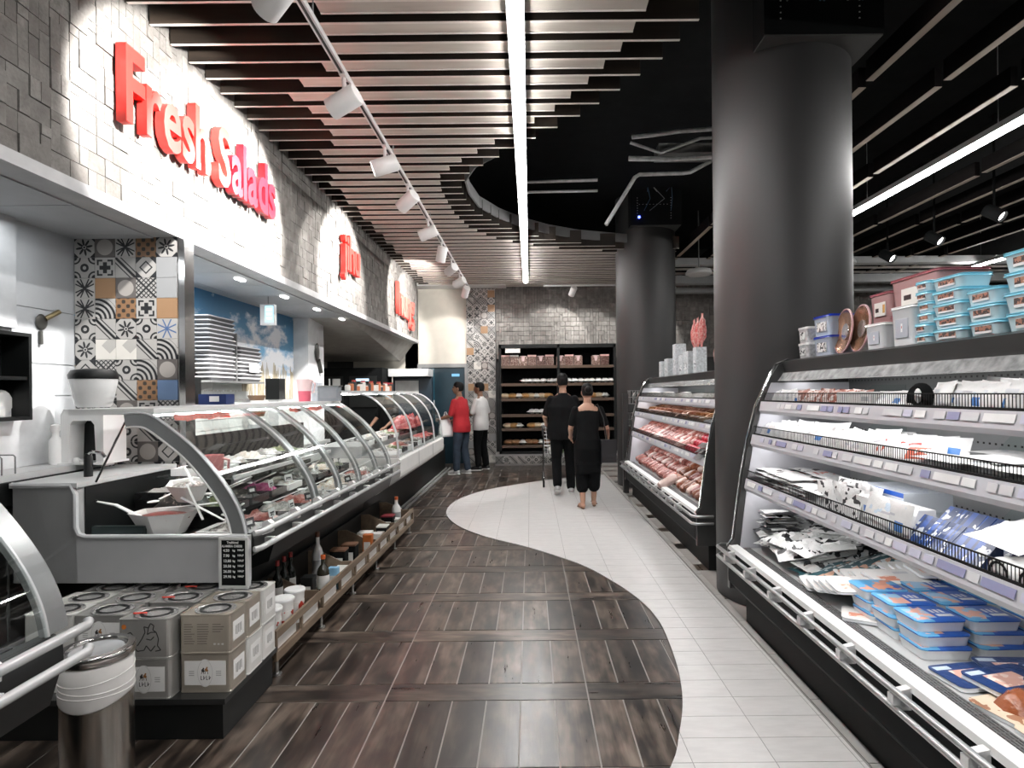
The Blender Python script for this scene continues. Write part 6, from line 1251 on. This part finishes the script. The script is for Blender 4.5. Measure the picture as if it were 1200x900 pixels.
def person(label, loc, rz, h, J, skinm, topm_, botm, shoem, sleeve=.5, hair='short', kind='m', hairmat=None, extra=None, headyaw=0, cropped=1.0, capm=None):
    t = thing('person', label, 'person', loc, rz); s = h/1.75; V = lambda p: Vector(p)*s
    f = kind == 'f'; bd = MB(); hy = J.get('lean', 0)
    nk, hd_ = V((0, .0+hy, 1.47)), V((0, .03+hy, 1.635))
    # torso (bare body under the clothes), neck, head
    loft(bd, [(0, 0, .86*s, .15*s, .10*s), (0, 0, .95*s, .165*s, .115*s), (0, hy*.3, 1.1*s, .135*s, .10*s), (0, hy*.7, 1.28*s, .165*s, .115*s), (0, hy, 1.40*s, .16*s, .09*s), (0, hy, 1.47*s, .07*s, .06*s)])
    cap(bd, [V((0, hy, 1.42)), V((0, hy+.012, 1.53))], [.062*s, .055*s])
    R_ = Matrix.Translation(hd_) @ Matrix.Rotation(headyaw, 4, 'Z')
    hb = MB(); loft(hb, [(0, .005, -.115*s, .028*s, .03*s), (0, .022*s, -.10*s, .045*s, .055*s), (0, .01*s, -.06*s, .066*s, .085*s), (0, 0, -.01*s, .074*s, .096*s), (0, -.004*s, .04*s, .076*s, .099*s), (0, -.006*s, .08*s, .065*s, .085*s), (0, -.006*s, .108*s, .035*s, .05*s), (0, -.006*s, .115*s, .01*s, .015*s)])
    cap(hb, [(0, .092*s, .012*s), (0, .108*s, -.018*s), (0, .106*s, -.03*s)], [.010*s, .014*s, .013*s], 8)
    for sx in (-1, 1): hb.ball((sx*.076*s, -.005*s, -.012*s), (.012*s, .022*s, .033*s), 8, 6)
    hb.ball((0, .09*s, -.066*s), (.024*s, .012*s, .008*s), 8, 5); hb.ball((0, .088*s, -.076*s), (.02*s, .012*s, .008*s), 8, 5)
    bd.add([R_ @ Vector(p) for p in hb.v], hb.f)
    tp_, bt = MB(), MB(); g = .014*s
    k_ = (.95 if f else 1.08)*J.get('girth', 1)
    loft(tp_, [(0, 0, .80*s, .185*s*k_, .135*s*k_), (0, 0, .92*s, .19*s*k_, .14*s*k_), (0, hy*.3, 1.08*s, .165*s*k_, .13*s*k_), (0, hy*.7, 1.27*s, .185*s*k_, .135*s*k_), (0, hy, 1.39*s, .18*s, .108*s), (0, hy, 1.455*s, .085*s, .075*s), (0, hy, 1.475*s, .066*s, .062*s)])
    if f: tp_ = MB(); loft(tp_, [(0, 0, .62*s, .20*s, .15*s), (0, 0, .80*s, .185*s, .14*s), (0, 0, .95*s, .175*s, .13*s), (0, hy*.3, 1.08*s, .15*s, .12*s), (0, hy*.7, 1.27*s, .17*s, .125*s), (0, hy, 1.36*s, .165*s, .105*s), (0, hy+.01, 1.405*s, .13*s, .09*s)])
    for sd, nm_ in ((-1, 'l'), (1, 'r')):
        sh, el, wrr = V((sd*.172, hy, 1.385)), V(J[nm_+'el']), V(J[nm_+'wr']); el.x *= .88
        cap(bd, [sh, sh.lerp(el, .5), el], [.05*s, .046*s, .038*s]); cap(bd, [el, el.lerp(wrr, .35), wrr], [.038*s, .037*s, .026*s]); hand(bd, wrr, J.get(nm_+'hd', wrr-el), sd, s)
        if sleeve > 0:
            if sleeve <= 1: cap(tp_, [sh, sh.lerp(el, sleeve*.5), sh.lerp(el, sleeve)], [.058*s, .058*s, .056*s])
            else: cap(tp_, [sh, sh.lerp(el, .5), el], [.057*s, .056*s, .050*s]); cap(tp_, [el, el.lerp(wrr, .9*(sleeve-1))], [.053*s, .045*s])
        hp, kn, an = V((sd*.09, 0, .90)), V(J[nm_+'kn']), V(J[nm_+'an'])
        cap(bd, [hp, hp.lerp(kn, .5), kn], [.085*s, .075*s, .056*s]); cap(bd, [kn, kn.lerp(an, .35), an], [.054*s, .053*s, .034*s])
        toe = an+Vector((sd*.03, .15, -.055))*s if nm_+'toe' not in J else V(J[nm_+'toe'])
        cap(bd, [an+Vector((0, -.03, -.03))*s, (an+toe)/2+Vector((0, 0, -.008)), toe], [.036*s, .036*s, .026*s])
        hem = kn.lerp(an, cropped)
        if f: cap(bt, [hp, hp.lerp(kn, .5), kn, hem], [.11*s, .11*s, .098*s, .09*s])
        else: cap(bt, [hp, hp.lerp(kn, .5), kn, hem+Vector((0, 0, .02))], [.108*s, .096*s, .076*s, .066*s])
        so = MB(); cap(so, [an+Vector((0, -.035, -.035))*s, (an+toe)/2+Vector((0, 0, -.01)), toe], [.045*s, .045*s, .034*s]);
        if not f: cap(so, [an+Vector((0, -.01, -.03))*s, an+Vector((0, -.01, .02))*s], [.045*s, .043*s])
        if f:
            so = MB(); cap(so, [an+Vector((0, -.04, -.066))*s, (an+toe)/2+Vector((0, 0, -.035))*s, toe+Vector((0, .01, -.018))*s], [.03*s, .026*s, .03*s], 8, .35); cap(so, [an+Vector((-.04, .0, -.01))*s, an+Vector((0, .045, .0))*s, an+Vector((.04, 0, -.01))*s], [.008*s]*3, 6); cap(so, [toe+Vector((-.035, -.05, -.01))*s, toe+Vector((0, -.045, .03))*s, toe+Vector((.035, -.05, -.01))*s], [.010*s]*3, 6)
        so = fuse(so, 'shoe', shoem, t, .009, 2)
        if not f:
            q = MB(); a_, b_ = an+Vector((0, -.045, -.075))*s, toe+Vector((0, .0, -.03))*s; cap(q, [a_, (a_+b_)/2, b_], [.042*s, .040*s, .034*s], 10, .32); q.build('sole', white, so, smooth=True)
    loft(bt, [(0, 0, .80*s, .165*s*k_, .125*s), (0, 0, .90*s, .178*s*k_, .13*s*k_), (0, 0, 1.0*s, .165*s*k_, .12*s)])
    if f: loft(bt, [(0, -.01, .50*s, .175*s, .12*s), (0, -.015, .7*s, .185*s, .135*s), (0, -.02, .85*s, .19*s, .145*s), (0, 0, 1.0*s, .16*s, .12*s)])
    if extra: extra(t, s, bt, tp_)
    body = fuse(bd, 'body', skinm, t, .0085, 2)
    fuse(tp_, 'top', topm_, t, .012, 3); fuse(bt, 'trousers', botm, t, .012, 3)
    hh = MB()
    if capm: hh.ball(R_ @ Vector((0, -.005, .055))*1, (.088*s, .108*s, .085*s), 20, 12); cap(hh, [R_ @ Vector((-.05, .10*s, .05*s)), R_ @ Vector((.05, .10*s, .05*s))], [.03*s, .03*s], 8, .25); hh.build('cap', capm, t, smooth=True)
    else:
        rg = [(0, -.03*s, -.055*s, .066*s, .068*s), (0, -.022*s, -.02*s, .080*s, .088*s), (0, -.012*s, .04*s, .083*s, .104*s), (0, -.008*s, .09*s, .072*s, .092*s), (0, -.006*s, .125*s, .04*s, .055*s)]
        loft(hh, rg)
        if hair == 'bun': hh.ball((0, -.115*s, .03*s), (.05*s, .045*s, .05*s), 12, 8)
        if hair == 'long': loft(hh, [(0, -.085*s, -.24*s, .06*s, .03*s), (0, -.075*s, -.13*s, .085*s, .05*s), (0, -.045*s, -.03*s, .09*s, .075*s), (0, -.02*s, .06*s, .088*s, .10*s)])
        hh.v = [tuple(R_ @ Vector(p)) for p in hh.v]; fuse(hh, 'hair', hairmat or hairm, t, .010, 3)
    ey = MB()
    for sx in (-1, 1): ey.ball(tuple(R_ @ Vector((sx*.03*s, .087*s, .012*s))), (.011*s, .008*s, .008*s), 8, 6); 
    e_ = ey.build('eyes', mat('eye_dark', (.03, .02, .015), .2), t, smooth=True)
    eb = MB()
    for sx in (-1, 1): eb.tube([tuple(R_ @ Vector((sx*.015*s, .094*s, .032*s))), tuple(R_ @ Vector((sx*.045*s, .083*s, .034*s)))], .004*s, 6)
    eb.build('eyebrows', hairm, t); return t
blk1 = mat('cloth_black', (.006, .0065, .007), .9, 0, .2, spec=.15); blk2 = mat('trouser_black', (.004, .0045, .005), .9, 0, .2, spec=.15); redp = mat('polo_red', (.40, .012, .02), .8, 0, .08); jean = mat('jeans_navy', (.022, .035, .055), .85, 0, .3, 8); whs = mat('shirt_white', (.70, .69, .68), .75, 0, .04); shg = mat('sneaker_grey', (.45, .45, .45), .6, 0, .3, 30); shb = mat('shoe_black', (.01, .01, .01), .4); sand = mat('sandal_tan', (.14, .08, .05), .5)
# the man in black, seen from behind, pushing the cart
person('man in black T-shirt and trousers walking away behind the shopping cart', (.50, 8.86, 0), 0, 1.83, dict(lel=(-.30, .04, 1.12), lwr=(-.24, .22, 1.03), rel=(.29, .04, 1.12), rwr=(.20, .23, 1.03), lkn=(-.10, -.02, .50), lan=(-.10, -.22, .16), ltoe=(-.11, -.10, .035), rkn=(.10, .07, .48), ran=(.11, .04, .085), girth=1.18), skin, blk1, blk2, shg, .8)
def skirt(t, s, bt, tp_):
    bg_ = MB().box(.16, .36, -.12, -.02, .62, .92); bg_.build('shoulder_bag', mat('bag_black', (.012, .012, .014), .5), t); MB().tube([(.24, -.06, .92), (.20, -.06, 1.2), (.12, -.08, 1.39), (.0, .08, 1.30)], .009, 6).build('bag_strap', MT['bag_black'], t, smooth=True)
person('woman in loose black top and wide cropped black trousers with sandals and shoulder bag', (.765, 7.72, 0), .05, 1.66, dict(lel=(-.27, .03, 1.13), lwr=(-.22, .20, 1.02), rel=(.30, -.02, 1.12), rwr=(.30, .12, .94), lkn=(-.085, .03, .48), lan=(-.085, -.04, .085), rkn=(.085, .02, .49), ran=(.09, .10, .09)), skin, blk1, blk2, sand, .75, 'bun', 'f', None, skirt, 0, .46)
def bag(t, s, bt, tp_): pass
person('man in red polo shirt and jeans at the far end of the counter', (-1.31, 11.12, 0), 1.05, 1.76, dict(lel=(-.27, .08, 1.12), lwr=(-.22, .33, 1.06), rel=(.27, .06, 1.13), rwr=(.16, .32, 1.02), lkn=(-.10, .05, .49), lan=(-.10, .06, .085), rkn=(.10, .02, .49), ran=(.11, -.05, .085), lean=.05), skin2, redp, jean, shg, .9, headyaw=.5)
person('man in white short sleeved shirt and black trousers behind the man in red', (-1.0, 11.72, 0), 1.15, 1.76, dict(lel=(-.27, .06, 1.13), lwr=(-.20, .28, 1.10), rel=(.29, -.03, 1.14), rwr=(.18, .22, 1.16), lkn=(-.10, .03, .49), lan=(-.10, .0, .085), rkn=(.10, .0, .49), ran=(.10, -.06, .085)), skin2, whs, blk2, shb, .9, headyaw=.25)
person('worker in dark clothes with a red cap behind the farther counter', (-2.58, 10.6, 0), 2.6, 1.73, dict(lel=(-.27, .06, 1.13), lwr=(-.20, .25, 1.0), rel=(.27, .06, 1.13), rwr=(.20, .25, 1.0), lkn=(-.10, .0, .49), lan=(-.10, .0, .085), rkn=(.10, .0, .49), ran=(.10, .0, .085)), skin, blk1, blk2, shb, .9, capm=mat('cap_red', (.30, .01, .025), .7))
cbg = thing('carrier_bag', 'white carrier bag hanging from the hand of the man in red', 'bag', (-1.62, 11.12, .72), .4)
g = [[((.145*(1-.55*(k/8)**2))*math.cos(2*PI*j/20)*(1+.06*math.sin(3*j)), (.07*(1-.7*(k/8)**2)+.01)*math.sin(2*PI*j/20), .38*(k/8)-.02*math.cos(4*PI*j/20)*(k/8)) for j in range(21)] for k in range(9)]
g = [[(0, 0, .0)]*21]+[[(p[0]*.85, p[1]*.9, .0) for p in g[0]]]+g
MB().sheet(g).build('bag_body', mat('bag_white', (.90, .90, .90), .35, 0, .04), cbg, smooth='all')
for sx in (-.035, .035): MB().tube([(sx-.02, 0, .36), (sx*.4, 0, .46), (sx*.2, 0, .48), (sx*.6, 0, .46), (sx+.02, 0, .36)], .006, 6).build('bag_handle', MT['bag_white'], cbg, smooth=True)
